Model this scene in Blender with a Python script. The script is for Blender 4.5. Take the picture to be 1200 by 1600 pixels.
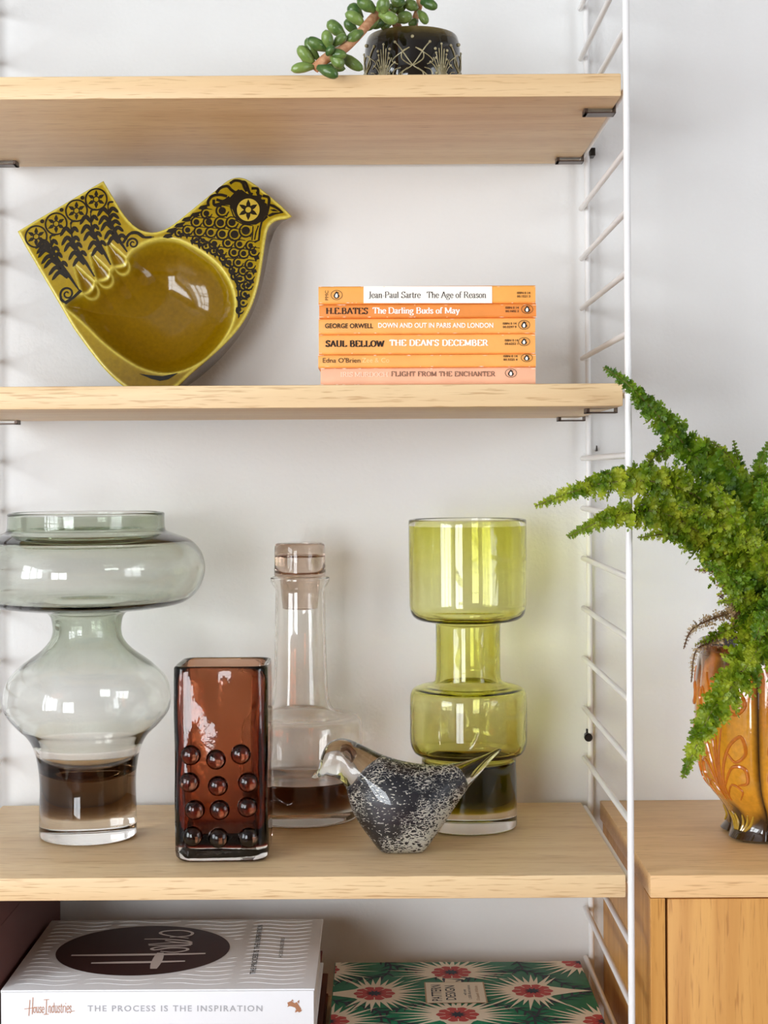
import bpy, bmesh, math, random
import numpy as np
from mathutils import Vector, Matrix, noise as mnoise

for o in list(bpy.data.objects):
    bpy.data.objects.remove(o)
scene = bpy.context.scene
COL = scene.collection
PI = math.pi
random.seed(7)

# ------------------------------------------------------------------ camera
CAM = Vector((0.0, 0.0, 1.30))
F = 2500.0                 # focal length in pixels of the 1200 x 1600 frame
VX, VY, ROLL = 592.0, 737.0, 0.0058
cam_d = bpy.data.cameras.new('camera')
cam_d.sensor_fit = 'HORIZONTAL'
cam_d.sensor_width = 36.0
cam_d.lens = F / 1200.0 * 36.0
cam_d.shift_x = (600.0 - VX) / 1200.0
cam_d.shift_y = -(800.0 - VY) / 1200.0
cam_d.clip_start = 0.05
cam = bpy.data.objects.new('camera', cam_d)
COL.objects.link(cam)
cxv = Vector((1, 0, -ROLL)).normalized()
czv = Vector((0, -1, 0))
cyv = czv.cross(cxv).normalized()
cam.matrix_world = Matrix(((cxv.x, cyv.x, czv.x, CAM.x), (cxv.y, cyv.y, czv.y, CAM.y),
                           (cxv.z, cyv.z, czv.z, CAM.z), (0, 0, 0, 1)))
scene.camera = cam

# ------------------------------------------------------------------ world, light, exposure
w = bpy.data.worlds.new('World')
scene.world = w
w.use_nodes = True
wb = w.node_tree.nodes['Background']
wb.inputs[0].default_value = (0.80, 0.90, 1.0, 1)
wb.inputs[1].default_value = 1.0

def area(name, loc, target, sx, sy, power, color):
    d = bpy.data.lights.new(name, 'AREA')
    d.shape = 'RECTANGLE'; d.size = sx; d.size_y = sy
    d.energy = power; d.color = color
    o = bpy.data.objects.new(name, d); COL.objects.link(o)
    o.location = loc
    o.rotation_euler = (Vector(target) - Vector(loc)).to_track_quat('-Z', 'Y').to_euler()
    return o

# daylight arriving through the windows of the room (left wall, right wall), plus an added fill lamp behind the camera
area('daylight_left', (-2.30, -0.90, 1.50), (0.0, -0.90, 1.50), 1.8, 1.6, 52, (0.93, 0.97, 1.0))
area('daylight_right', (2.50, -0.55, 1.55), (0.0, -0.55, 1.55), 1.3, 1.6, 15, (0.93, 0.97, 1.0))
area('added_fill_behind', (-1.40, -2.62, 1.15), (-1.40, 0.0, 1.15), 1.2, 1.8, 46, (0.93, 0.97, 1.0))  # added frontal fill, brightens the wall between the shelves

scene.view_settings.view_transform = 'Standard'
scene.view_settings.look = 'None'
scene.view_settings.exposure = 0.90
scene.view_settings.gamma = 1.0
scene.view_settings.use_curve_mapping = False
cy = scene.cycles
cy.use_denoising = True
cy.max_bounces = 64
cy.transmission_bounces = 64
cy.glossy_bounces = 8
cy.diffuse_bounces = 5
cy.transparent_max_bounces = 32
cy.caustics_reflective = False
cy.caustics_refractive = True
cy.sample_clamp_indirect = 0.0
cy.blur_glossy = 0.0

# ------------------------------------------------------------------ helpers
def P(px, py, Y):
    """Point of the place seen at a pixel of the photograph, at depth Y from the camera."""
    dx, dy = (px - VX) / F, -(py - VY) / F
    d = -czv + cxv * dx + cyv * dy
    return CAM + d * (Y / d.y)

def at_z(px, py, z):
    dx, dy = (px - VX) / F, -(py - VY) / F
    d = -czv + cxv * dx + cyv * dy
    return CAM + d * ((z - CAM.z) / d.z)

def lin(r, g, b):
    f = lambda c: c / 12.92 if c <= 0.04045 else ((c + 0.055) / 1.055) ** 2.4
    return (f(r / 255.0), f(g / 255.0), f(b / 255.0), 1.0)

def crom(pts, n=8, closed=False):
    """Catmull-Rom through points (tuples of any length)."""
    pts = [tuple(p) for p in pts]
    out = []
    m = len(pts)
    rng = range(m) if closed else range(m - 1)
    for i in rng:
        if closed:
            p0, p1, p2, p3 = pts[i - 1], pts[i], pts[(i + 1) % m], pts[(i + 2) % m]
        else:
            p1, p2 = pts[i], pts[i + 1]
            p0 = pts[i - 1] if i > 0 else tuple(2 * a - b for a, b in zip(p1, p2))
            p3 = pts[i + 2] if i + 2 < m else tuple(2 * b - a for a, b in zip(p1, p2))
        for k in range(n):
            t = k / n
            out.append(tuple(0.5 * (2 * b + (c - a) * t + (2 * a - 5 * b + 4 * c - d) * t * t + (3 * b - a - 3 * c + d) * t ** 3)
                             for a, b, c, d in zip(p0, p1, p2, p3)))
    if not closed:
        out.append(pts[-1])
    return out

class MB:
    """Collects shapes for ONE mesh."""
    def __init__(s):
        s.v, s.f, s.m = [], [], []
    def add(s, verts, faces, mi=0):
        b = len(s.v)
        s.v.extend(tuple(p) for p in verts)
        for f in faces:
            s.f.append(tuple(i + b for i in f)); s.m.append(mi)
        return s
    def poly(s, pts, mi=0):
        return s.add(pts, [tuple(range(len(pts)))], mi)
    def box(s, x0, x1, y0, y1, z0, z1, mi=0, bev=0.0, seg=2):
        bm = bmesh.new()
        bmesh.ops.create_cube(bm, size=1.0)
        for v in bm.verts:
            v.co = Vector(((x0 + x1) / 2 + v.co.x * (x1 - x0), (y0 + y1) / 2 + v.co.y * (y1 - y0), (z0 + z1) / 2 + v.co.z * (z1 - z0)))
        if bev > 0:
            bmesh.ops.bevel(bm, geom=bm.edges[:], offset=bev, segments=seg, affect='EDGES', profile=0.5)
        return s.bm(bm, mi)
    def bm(s, bm, mi=0, mat=None):
        bm.verts.index_update()
        if mat is not None:
            bm.transform(mat)
        s.add([v.co.copy() for v in bm.verts], [[v.index for v in f.verts] for f in bm.faces], mi)
        bm.free()
        return s
    def tube(s, pts, r, seg=8, mi=0, caps=True):
        pts = [Vector(p) for p in pts]
        n = len(pts)
        rs = list(r) if hasattr(r, '__len__') else [r] * n
        t0 = (pts[1] - pts[0]).normalized()
        up = Vector((0, 0, 1)) if abs(t0.z) < 0.9 else Vector((1, 0, 0))
        nrm = t0.cross(up).normalized()
        vs, fs = [], []
        for i, p in enumerate(pts):
            t = (pts[min(i + 1, n - 1)] - pts[max(i - 1, 0)]).normalized()
            nrm = (nrm - t * nrm.dot(t))
            nrm = nrm.normalized() if nrm.length > 1e-9 else t.orthogonal().normalized()
            b = t.cross(nrm)
            for k in range(seg):
                a = 2 * PI * k / seg
                vs.append(p + (nrm * math.cos(a) + b * math.sin(a)) * rs[i])
        for i in range(n - 1):
            for k in range(seg):
                a, b2 = i * seg + k, i * seg + (k + 1) % seg
                fs.append((a, b2, b2 + seg, a + seg))
        if caps:
            fs.append(tuple(range(seg - 1, -1, -1)))
            fs.append(tuple((n - 1) * seg + k for k in range(seg)))
        return s.add(vs, fs, mi)
    def lathe(s, prof, c, seg=96, mi=0, closed=False):
        """prof: (r, z) list; a point at r=0 becomes a pole."""
        vs, rings, fs = [], [], []
        for r, z in prof:
            if r < 1e-7:
                rings.append([len(vs)]); vs.append((c[0], c[1], c[2] + z))
            else:
                rings.append(list(range(len(vs), len(vs) + seg)))
                for k in range(seg):
                    a = 2 * PI * k / seg
                    vs.append((c[0] + r * math.cos(a), c[1] + r * math.sin(a), c[2] + z))
        pairs = list(zip(rings[:-1], rings[1:])) + ([(rings[-1], rings[0])] if closed else [])
        for A, B in pairs:
            if len(A) == 1 and len(B) == 1:
                continue
            for k in range(seg):
                k2 = (k + 1) % seg
                if len(A) == 1:
                    fs.append((A[0], B[k2], B[k]))
                elif len(B) == 1:
                    fs.append((A[k], A[k2], B[0]))
                else:
                    fs.append((A[k], A[k2], B[k2], B[k]))
        return s.add(vs, fs, mi)
    def build(s, name, mats, parent=None, origin=None, smooth=None, recalc=False):
        me = bpy.data.meshes.new(name)
        if parent is not None:
            org = ORG[parent.name]
        else:
            org = Vector(origin) if origin is not None else Vector((0, 0, 0))
        me.from_pydata([(p[0] - org.x, p[1] - org.y, p[2] - org.z) for p in s.v], [], s.f)
        if not isinstance(mats, (list, tuple)):
            mats = [mats]
        for m in mats:
            me.materials.append(m)
        me.polygons.foreach_set('material_index', s.m)
        if recalc:
            bm = bmesh.new(); bm.from_mesh(me)
            bmesh.ops.recalc_face_normals(bm, faces=bm.faces[:])
            bm.to_mesh(me); bm.free()
        if smooth is not None:
            me.polygons.foreach_set('use_smooth', [True] * len(me.polygons))
            if smooth < 180:
                me.set_sharp_from_angle(angle=math.radians(smooth))
        me.update()
        o = bpy.data.objects.new(name, me)
        COL.objects.link(o)
        if parent is not None:
            o.parent = parent
        else:
            o.location = org
        ORG[o.name] = org
        return o

ORG = {}

def thing(name, loc, label, cat, group=None):
    o = bpy.data.objects.new(name, None); COL.objects.link(o)
    o.empty_display_size = 0.05
    o.location = loc
    ORG[o.name] = Vector(loc)
    return tag(o, label, cat, group)

def tag(o, label=None, cat=None, group=None, kind=None):
    if label: o['label'] = label
    if cat: o['category'] = cat
    if group: o['group'] = group
    if kind: o['kind'] = kind
    return o

# ------------------------------------------------------------------ materials
def mat(name, color, rough=0.5, spec=0.5, metal=0.0, coat=0.0, bump=None, vary=None, coatr=0.05):
    m = bpy.data.materials.new(name); m.use_nodes = True
    nt = m.node_tree; b = nt.nodes['Principled BSDF']
    b.inputs['Base Color'].default_value = color
    b.inputs['Roughness'].default_value = rough
    b.inputs['Specular IOR Level'].default_value = spec
    b.inputs['Metallic'].default_value = metal
    b.inputs['Coat Weight'].default_value = coat
    b.inputs['Coat Roughness'].default_value = coatr
    tc = nt.nodes.new('ShaderNodeTexCoord')
    if vary:      # (second colour, scale)
        n = nt.nodes.new('ShaderNodeTexNoise'); n.inputs['Scale'].default_value = vary[1]; n.inputs['Detail'].default_value = 5
        nt.links.new(tc.outputs['Object'], n.inputs['Vector'])
        r = nt.nodes.new('ShaderNodeValToRGB')
        r.color_ramp.elements[0].position = 0.35; r.color_ramp.elements[1].position = 0.65
        r.color_ramp.elements[0].color = color; r.color_ramp.elements[1].color = vary[0]
        nt.links.new(n.outputs['Fac'], r.inputs['Fac']); nt.links.new(r.outputs['Color'], b.inputs['Base Color'])
    if bump:      # (scale, strength, distance)
        n = nt.nodes.new('ShaderNodeTexNoise'); n.inputs['Scale'].default_value = bump[0]; n.inputs['Detail'].default_value = 4
        nt.links.new(tc.outputs['Object'], n.inputs['Vector'])
        bp = nt.nodes.new('ShaderNodeBump'); bp.inputs['Strength'].default_value = bump[1]; bp.inputs['Distance'].default_value = bump[2]
        nt.links.new(n.outputs['Fac'], bp.inputs['Height']); nt.links.new(bp.outputs['Normal'], b.inputs['Normal'])
    return m

def oak(name, along, light, dark, pore, rough=0.42):
    """Oak veneer; `along` is the axis (0,1,2) the grain runs along."""
    m = bpy.data.materials.new(name); m.use_nodes = True
    nt = m.node_tree; L = nt.links; b = nt.nodes['Principled BSDF']
    tc = nt.nodes.new('ShaderNodeTexCoord'); oi = nt.nodes.new('ShaderNodeObjectInfo')
    off = nt.nodes.new('ShaderNodeVectorMath'); off.operation = 'ADD'
    mul = nt.nodes.new('ShaderNodeMath'); mul.operation = 'MULTIPLY'; mul.inputs[1].default_value = 7.0
    L.new(oi.outputs['Random'], mul.inputs[0])
    L.new(tc.outputs['Object'], off.inputs[0]); L.new(mul.outputs[0], off.inputs[1])
    def grain(a, c, detail, distort):
        mp = nt.nodes.new('ShaderNodeMapping')
        sc = [c, c, c]; sc[along] = a
        mp.inputs['Scale'].default_value = sc
        L.new(off.outputs[0], mp.inputs['Vector'])
        n = nt.nodes.new('ShaderNodeTexNoise'); n.inputs['Scale'].default_value = 1.0
        n.inputs['Detail'].default_value = detail; n.inputs['Distortion'].default_value = distort
        L.new(mp.outputs[0], n.inputs['Vector'])
        return n
    g1 = grain(2.0, 45.0, 6, 0.6)
    r1 = nt.nodes.new('ShaderNodeValToRGB')
    r1.color_ramp.elements[0].position = 0.30; r1.color_ramp.elements[0].color = dark
    r1.color_ramp.elements[1].position = 0.62; r1.color_ramp.elements[1].color = light
    L.new(g1.outputs['Fac'], r1.inputs['Fac'])
    g2 = grain(34.0, 640.0, 2, 0.3)
    r2 = nt.nodes.new('ShaderNodeValToRGB')
    r2.color_ramp.elements[0].position = 0.30; r2.color_ramp.elements[0].color = (1, 1, 1, 1)
    r2.color_ramp.elements[1].position = 0.43; r2.color_ramp.elements[1].color = (0, 0, 0, 1)
    L.new(g2.outputs['Fac'], r2.inputs['Fac'])
    mx = nt.nodes.new('ShaderNodeMix'); mx.data_type = 'RGBA'
    sc2 = nt.nodes.new('ShaderNodeMath'); sc2.operation = 'MULTIPLY'; sc2.inputs[1].default_value = 0.6
    L.new(r2.outputs['Color'], sc2.inputs[0]); L.new(sc2.outputs[0], mx.inputs[0])
    L.new(r1.outputs['Color'], mx.inputs[6]); mx.inputs[7].default_value = pore
    L.new(mx.outputs[2], b.inputs['Base Color'])
    b.inputs['Roughness'].default_value = rough
    b.inputs['Specular IOR Level'].default_value = 0.35
    bp = nt.nodes.new('ShaderNodeBump'); bp.inputs['Strength'].default_value = 0.12; bp.inputs['Distance'].default_value = 0.0004
    inv = nt.nodes.new('ShaderNodeMath'); inv.operation = 'SUBTRACT'; inv.inputs[0].default_value = 1.0
    L.new(r2.outputs['Color'], inv.inputs[1]); L.new(inv.outputs[0], bp.inputs['Height'])
    L.new(bp.outputs['Normal'], b.inputs['Normal'])
    return m

def attr_mat(name, attr='glaze', rough=0.08, coat=0.6, spec=0.6, bump=None):
    """A glaze whose own colour is stored per vertex."""
    m = bpy.data.materials.new(name); m.use_nodes = True
    nt = m.node_tree; b = nt.nodes['Principled BSDF']
    a = nt.nodes.new('ShaderNodeAttribute'); a.attribute_name = attr
    tc = nt.nodes.new('ShaderNodeTexCoord')
    n = nt.nodes.new('ShaderNodeTexNoise'); n.inputs['Scale'].default_value = 260; n.inputs['Detail'].default_value = 4
    nt.links.new(tc.outputs['Object'], n.inputs['Vector'])
    rr = nt.nodes.new('ShaderNodeMapRange'); rr.inputs[3].default_value = 0.72; rr.inputs[4].default_value = 1.28
    nt.links.new(n.outputs['Fac'], rr.inputs[0])
    mx = nt.nodes.new('ShaderNodeVectorMath'); mx.operation = 'SCALE'
    nt.links.new(a.outputs['Color'], mx.inputs[0]); nt.links.new(rr.outputs[0], mx.inputs['Scale'])
    nt.links.new(mx.outputs[0], b.inputs['Base Color'])
    b.inputs['Roughness'].default_value = rough
    b.inputs['Specular IOR Level'].default_value = spec
    b.inputs['Coat Weight'].default_value = coat
    b.inputs['Coat Roughness'].default_value = 0.03
    if bump:
        n2 = nt.nodes.new('ShaderNodeTexNoise'); n2.inputs['Scale'].default_value = bump[0]
        nt.links.new(tc.outputs['Object'], n2.inputs['Vector'])
        bp = nt.nodes.new('ShaderNodeBump'); bp.inputs['Strength'].default_value = bump[1]; bp.inputs['Distance'].default_value = 0.0006
        nt.links.new(n2.outputs['Fac'], bp.inputs['Height']); nt.links.new(bp.outputs['Normal'], b.inputs['Normal'])
    return m

def glass(name, ior=1.48, sigma=None, bump=None):
    """Clear glass; sigma = absorption per metre (r, g, b)."""
    m = bpy.data.materials.new(name); m.use_nodes = True
    nt = m.node_tree; nt.nodes.clear()
    out = nt.nodes.new('ShaderNodeOutputMaterial')
    g = nt.nodes.new('ShaderNodeBsdfGlass'); g.inputs['IOR'].default_value = ior; g.inputs['Roughness'].default_value = 0.0
    nt.links.new(g.outputs[0], out.inputs['Surface'])
    if sigma:
        nt.links.new(absorb(nt, sigma).outputs[0], out.inputs['Volume'])
    if bump:
        tc = nt.nodes.new('ShaderNodeTexCoord')
        n2 = nt.nodes.new('ShaderNodeTexNoise'); n2.inputs['Scale'].default_value = bump[0]; n2.inputs['Detail'].default_value = 3
        nt.links.new(tc.outputs['Object'], n2.inputs['Vector'])
        bp = nt.nodes.new('ShaderNodeBump'); bp.inputs['Strength'].default_value = bump[1]; bp.inputs['Distance'].default_value = bump[2]
        nt.links.new(n2.outputs['Fac'], bp.inputs['Height']); nt.links.new(bp.outputs['Normal'], g.inputs['Normal'])
    return m

def absorb(nt, sigma):
    v = nt.nodes.new('ShaderNodeVolumeAbsorption')
    d = max(sigma)
    v.inputs['Density'].default_value = d
    v.inputs['Color'].default_value = tuple(1 - s / d for s in sigma) + (1,)
    return v

def tint(name, sigma):
    """The coloured layer inside cased glass: absorbs, does not bend light."""
    m = bpy.data.materials.new(name); m.use_nodes = True
    nt = m.node_tree; nt.nodes.clear()
    out = nt.nodes.new('ShaderNodeOutputMaterial')
    nt.links.new(absorb(nt, sigma).outputs[0], out.inputs['Volume'])
    return m

OAK_L, OAK_D, OAK_P = lin(234, 205, 160), lin(222, 187, 140), lin(180, 135, 88)
M_oak = oak('oak_veneer', 0, OAK_L, OAK_D, OAK_P)
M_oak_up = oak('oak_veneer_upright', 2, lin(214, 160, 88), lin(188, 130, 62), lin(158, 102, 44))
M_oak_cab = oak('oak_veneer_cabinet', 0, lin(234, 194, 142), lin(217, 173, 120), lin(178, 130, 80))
M_wall = mat('wall_paint', lin(230, 230, 229), 0.85, 0.2, bump=(240, 0.22, 0.0022))
M_plain = mat('room_paint', lin(212, 213, 214), 0.9, 0.2, bump=(60, 0.1, 0.002))
M_floor = oak('floor_boards', 0, lin(126, 66, 42), lin(100, 50, 32), lin(72, 36, 24), 0.5)
M_white_metal = mat('white_enamel', lin(238, 237, 236), 0.32, 0.5, bump=(300, 0.03, 0.0005))
M_steel = mat('bracket_steel', lin(92, 78, 70), 0.35, 0.5, metal=0.8, bump=(500, 0.05, 0.0003))
M_screw = mat('dark_screw_steel', lin(60, 56, 52), 0.3, 0.5, metal=0.9, bump=(500, 0.05, 0.0003))

# ------------------------------------------------------------------ room shell
Z0 = CAM.z
FRONT, BACK, WALL = 1.335, 1.632, 1.6450
X0, X1 = -2.2, 2.4
YB = -2.5
H = 2.6
def struct(name, mb, m, smooth=None):
    return tag(mb.build(name, m, smooth=smooth), kind='structure')

struct('wall_back', MB().box(X0 - 0.15, X1 + 0.15, WALL, WALL + 0.12, 0, H), M_wall)
struct('floor', MB().box(X0 - 0.15, X1 + 0.15, YB - 0.15, WALL + 0.12, -0.1, 0.0), M_floor)
struct('ceiling', MB().box(X0 - 0.15, X1 + 0.15, YB - 0.15, WALL + 0.12, H, H + 0.1), mat('ceiling_paint', lin(150, 150, 150), 0.9, 0.2, bump=(60, 0.1, 0.002)))
def wall_with_hole(name, axis, at, t, a0, a1, h0, h1, z0, z1, m=None):
    mb = MB()
    def bx(p0, p1, q0, q1):
        if axis == 'x': mb.box(at, at + t, p0, p1, q0, q1)
        else: mb.box(p0, p1, at, at + t, q0, q1)
    bx(a0, h0, 0, H); bx(h1, a1, 0, H); bx(h0, h1, 0, z0); bx(h0, h1, z1, H)
    struct(name, mb, m or M_plain)
def window_frame(name, axis, at, h0, h1, z0, z1, nv, nh):
    mb = MB(); t = 0.05; wd = 0.045
    def bx(p0, p1, q0, q1):
        if axis == 'x': mb.box(at - t / 2, at + t / 2, p0, p1, q0, q1, bev=0.004)
        else: mb.box(p0, p1, at - t / 2, at + t / 2, q0, q1, bev=0.004)
    bx(h0, h0 + wd, z0, z1); bx(h1 - wd, h1, z0, z1); bx(h0, h1, z0, z0 + wd); bx(h0, h1, z1 - wd, z1)
    for i in range(1, nv):
        c = h0 + (h1 - h0) * i / nv; bx(c - wd / 2, c + wd / 2, z0, z1)
    for i in range(1, nh):
        c = z0 + (z1 - z0) * i / nh; bx(h0, h1, c - 0.016, c + 0.016)
    struct(name, mb, M_white_metal)
wall_with_hole('wall_left', 'x', X0 - 0.12, 0.12, YB, WALL, -1.80, 0.0, 0.70, 2.30)
window_frame('window_1', 'x', X0 - 0.05, -1.80, 0.0, 0.70, 2.30, 3, 3)
wall_with_hole('wall_right', 'x', X1, 0.12, YB, WALL, -1.20, 0.10, 0.75, 2.35)
window_frame('window_2', 'x', X1 + 0.05, -1.20, 0.10, 0.75, 2.35, 2, 3)
wall_with_hole('wall_front', 'y', YB - 0.12, 0.12, X0 - 0.12, X1 + 0.12, -2.0, -0.8, 0.22, 2.05, mat('umber_paint', lin(146, 132, 120), 0.9, 0.2, bump=(60, 0.1, 0.002)))
window_frame('added_fill_window', 'y', YB - 0.05, -2.0, -0.8, 0.22, 2.05, 2, 3)  # invented rear opening, put in to carry the added fill lamp

# ------------------------------------------------------------------ shelving
SX0, SX1, TH = -0.3850, 0.2040, 0.0192
Z_TOP, Z_MID, Z_BOT, Z_LOW = Z0 + 0.3314, Z0 + 0.0727, Z0 - 0.3375, Z0 - 0.532

def shelf(ztop, label):
    mb = MB().box(SX0, SX1, FRONT, BACK - 0.004, ztop - TH, ztop, bev=0.0012)
    o = mb.build('shelf', M_oak, origin=((SX0 + SX1) / 2, (FRONT + BACK) / 2, ztop - TH), smooth=30)
    tag(o, label, 'shelf', 'oak shelves of the wall unit')
    zb = ztop - TH
    for sx, xa in ((1, SX1), (-1, SX0)):
        for yy in (FRONT + 0.052, BACK - 0.030):
            c = MB()
            x_out, x_in = xa + sx * 0.0022, xa - sx * 0.025
            xs = sorted((x_out, x_in))
            c.box(xs[0], xs[1], yy - 0.008, yy + 0.008, zb - 0.0042, zb - 0.0030, bev=0.0003)
            xw = sorted((xa + sx * 0.0010, x_out))
            c.box(xw[0], xw[1], yy - 0.008, yy + 0.008, zb - 0.0042, zb + 0.006, bev=0.0003)
            xi = sorted((x_in, x_in + sx * 0.003))
            c.box(xi[0], xi[1], yy - 0.008, yy + 0.008, zb - 0.0042, zb + 0.0005, bev=0.0003)
            c.build('bracket_clip', M_steel, o)
    return o
shelf(Z_TOP, 'top oak shelf carrying the trailing succulent in its dark pot')
shelf(Z_MID, 'middle oak shelf carrying the bird dish and the paperbacks')
shelf(Z_BOT, 'oak shelf carrying the glass vases and the glass bird')
shelf(Z_LOW, 'lowest oak shelf below the frame carrying the large white book')

def ladder(xr, side, label):
    zt, zb = Z0 + 0.60, Z0 - 0.82
    root = thing('ladder_side_panel', (xr, (FRONT + BACK) / 2, zb), label, 'shelf ladder', 'white metal ladder panels of the wall unit')
    R = 0.0029
    def rail(x, y):
        pts = [(x, y, zb), (x, y, zt - 0.012), (x, y, zt - 0.004), (x, y, zt)]
        MB().tube(pts, [R, R, R * 0.85, R * 0.4], 14).build('rail', M_white_metal, root, smooth=40)
    rail(xr + side * 0.0005, FRONT + 0.003)
    rail(xr + side * 0.0058, WALL - 0.012)
    for n in range(-11, 17):
        z = Z0 + 0.0124 - 0.051 * n
        if not (zb + 0.02 < z < zt - 0.02):
            continue
        pts = [(xr, FRONT + 0.003, z), (xr, FRONT + 0.15, z), (xr, WALL - 0.020, z), (xr, WALL - 0.0105, z), (xr + side * 0.001, WALL - 0.0085, z)]
        MB().tube(pts, [R * 0.93] * 4 + [R * 0.6], 12).build('rung', M_white_metal, root, smooth=40)
    return root
lad = ladder(0.2083, 1, 'white metal ladder panel beside the fern, holding the right shelf ends')
lad2 = ladder(-0.3895, -1, 'white metal ladder panel at the left edge, holding the left shelf ends')
# wall fixing on the right panel
p = P(916, 1148, WALL)
s = MB()
s.tube([(p.x, WALL + 0.001, p.z), (p.x, WALL - 0.014, p.z)], 0.0022, 10)
s.tube([(p.x, WALL - 0.014, p.z), (p.x, WALL - 0.018, p.z), (p.x, WALL - 0.0195, p.z)], [0.0042, 0.0042, 0.0028], 14)
s.tube([(p.x, WALL - 0.012, p.z + 0.003), (p.x, WALL - 0.012, p.z + 0.008)], 0.0018, 8)
s.build('wall_screw', M_screw, lad, smooth=40)
p = P(925, 238, WALL - 0.012)
MB().box(p.x - 0.002, p.x + 0.003, p.y - 0.004, p.y + 0.012, p.z - 0.004, p.z + 0.004, bev=0.0005).build('wall_clip', M_screw, lad)
p = P(931, 704, WALL)
t = MB(); t.tube([(p.x, WALL + 0.001, p.z), (p.x, WALL - 0.006, p.z), (p.x, WALL - 0.006, p.z + 0.005)], [0.0011, 0.0011, 0.0006], 8)
t.build('wall_nail', M_screw, lad, smooth=40)

# ------------------------------------------------------------------ cabinet on the right
CX0, CX1, CF = 0.225, 1.02, 1.3385
ZC = Z0 - 0.3390
cab = thing('cabinet', ((CX0 + CX1) / 2, (CF + WALL) / 2, ZC - 0.43), 'oak cabinet under the potted fern, right of the white ladder', 'cabinet')
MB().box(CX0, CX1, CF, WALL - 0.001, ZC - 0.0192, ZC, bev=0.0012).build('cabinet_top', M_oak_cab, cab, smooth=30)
c = MB()
zb = ZC - 0.43
c.box(CX0, CX0 + 0.0125, CF, CF + 0.034, zb, ZC - 0.0194, bev=0.0006)
c.box(CX0 + 0.003, CX0 + 0.0125, CF + 0.034, WALL - 0.001, zb, ZC - 0.0194)
c.box(CX1 - 0.0125, CX1, CF, WALL - 0.001, zb, ZC - 0.0194, bev=0.0006)
c.box(CX0 + 0.0125, CX1 - 0.0125, CF, WALL - 0.001, zb, zb + 0.016)
c.box(CX0 + 0.0125, CX1 - 0.0125, WALL - 0.008, WALL - 0.001, zb + 0.016, ZC - 0.0194)
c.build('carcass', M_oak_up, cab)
d0 = CX0 + 0.0147
for a, b in ((d0, (d0 + CX1 - 0.0147) / 2 - 0.001), ((d0 + CX1 - 0.0147) / 2 + 0.001, CX1 - 0.0147)):
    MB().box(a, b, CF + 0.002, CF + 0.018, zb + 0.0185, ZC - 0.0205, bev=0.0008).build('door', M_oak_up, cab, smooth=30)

# ------------------------------------------------------------------ lettering
def stroke(pts, wid):
    """2-D stroke as quads; wid is a number, a list, or a function of the unit direction."""
    pts = [Vector((p[0], p[1])) for p in pts]
    n = len(pts)
    L, R = [], []
    for i, p in enumerate(pts):
        d = pts[min(i + 1, n - 1)] - pts[max(i - 1, 0)]
        d = d.normalized() if d.length > 1e-9 else Vector((1, 0))
        wv = wid(d) if callable(wid) else (wid[i] if hasattr(wid, '__len__') else wid)
        nn = Vector((-d.y, d.x)) * wv * 0.5
        L.append(p + nn); R.append(p - nn)
    return [[tuple(L[i]), tuple(R[i]), tuple(R[i + 1]), tuple(L[i + 1])] for i in range(n - 1)]

def disc(cx, cy, r, n=24, ry=None):
    ry = r if ry is None else ry
    return [(cx + r * math.cos(2 * PI * k / n), cy + ry * math.sin(2 * PI * k / n)) for k in range(n)]

def ring(cx, cy, r, wd, n=28, ry=None, a0=0.0, a1=2 * PI):
    k = (ry / r) if ry else 1.0
    return stroke([(cx + r * math.cos(a0 + (a1 - a0) * i / n), cy + r * k * math.sin(a0 + (a1 - a0) * i / n)) for i in range(n + 1)], wd)

def emit(mb, polys, fn, mi):
    # overlapping strokes are laid one on the other, a few microns apart, like coats of ink
    for q in polys:
        INK[0] = (INK[0] + 1) % 24
        mb.poly([(lambda p_: (p_[0], p_[1] - INK[0] * 5e-6, p_[2]))(fn(x, y)) for x, y in q], mi)

INK = [0]
_txt = {}
def sans(s, bold=0.0, spacing=1.0):
    """Outline polygons of a string in Blender's own sans font, normalised to cap height about 1."""
    key = (s, bold, spacing)
    if key not in _txt:
        cu = bpy.data.curves.new('lettering', 'FONT')
        cu.body = s; cu.offset = bold; cu.resolution_u = 3; cu.space_character = spacing
        ob = bpy.data.objects.new('lettering', cu); COL.objects.link(ob)
        dg = bpy.context.evaluated_depsgraph_get(); dg.update()
        me = ob.evaluated_get(dg).to_mesh()
        vs = [(v.co.x, v.co.y) for v in me.vertices]
        fs = [[vs[i] for i in f.vertices] for f in me.polygons]
        ob.evaluated_get(dg).to_mesh_clear()
        bpy.data.objects.remove(ob); bpy.data.curves.remove(cu)
        _txt[key] = fs
    return _txt[key]

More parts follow.
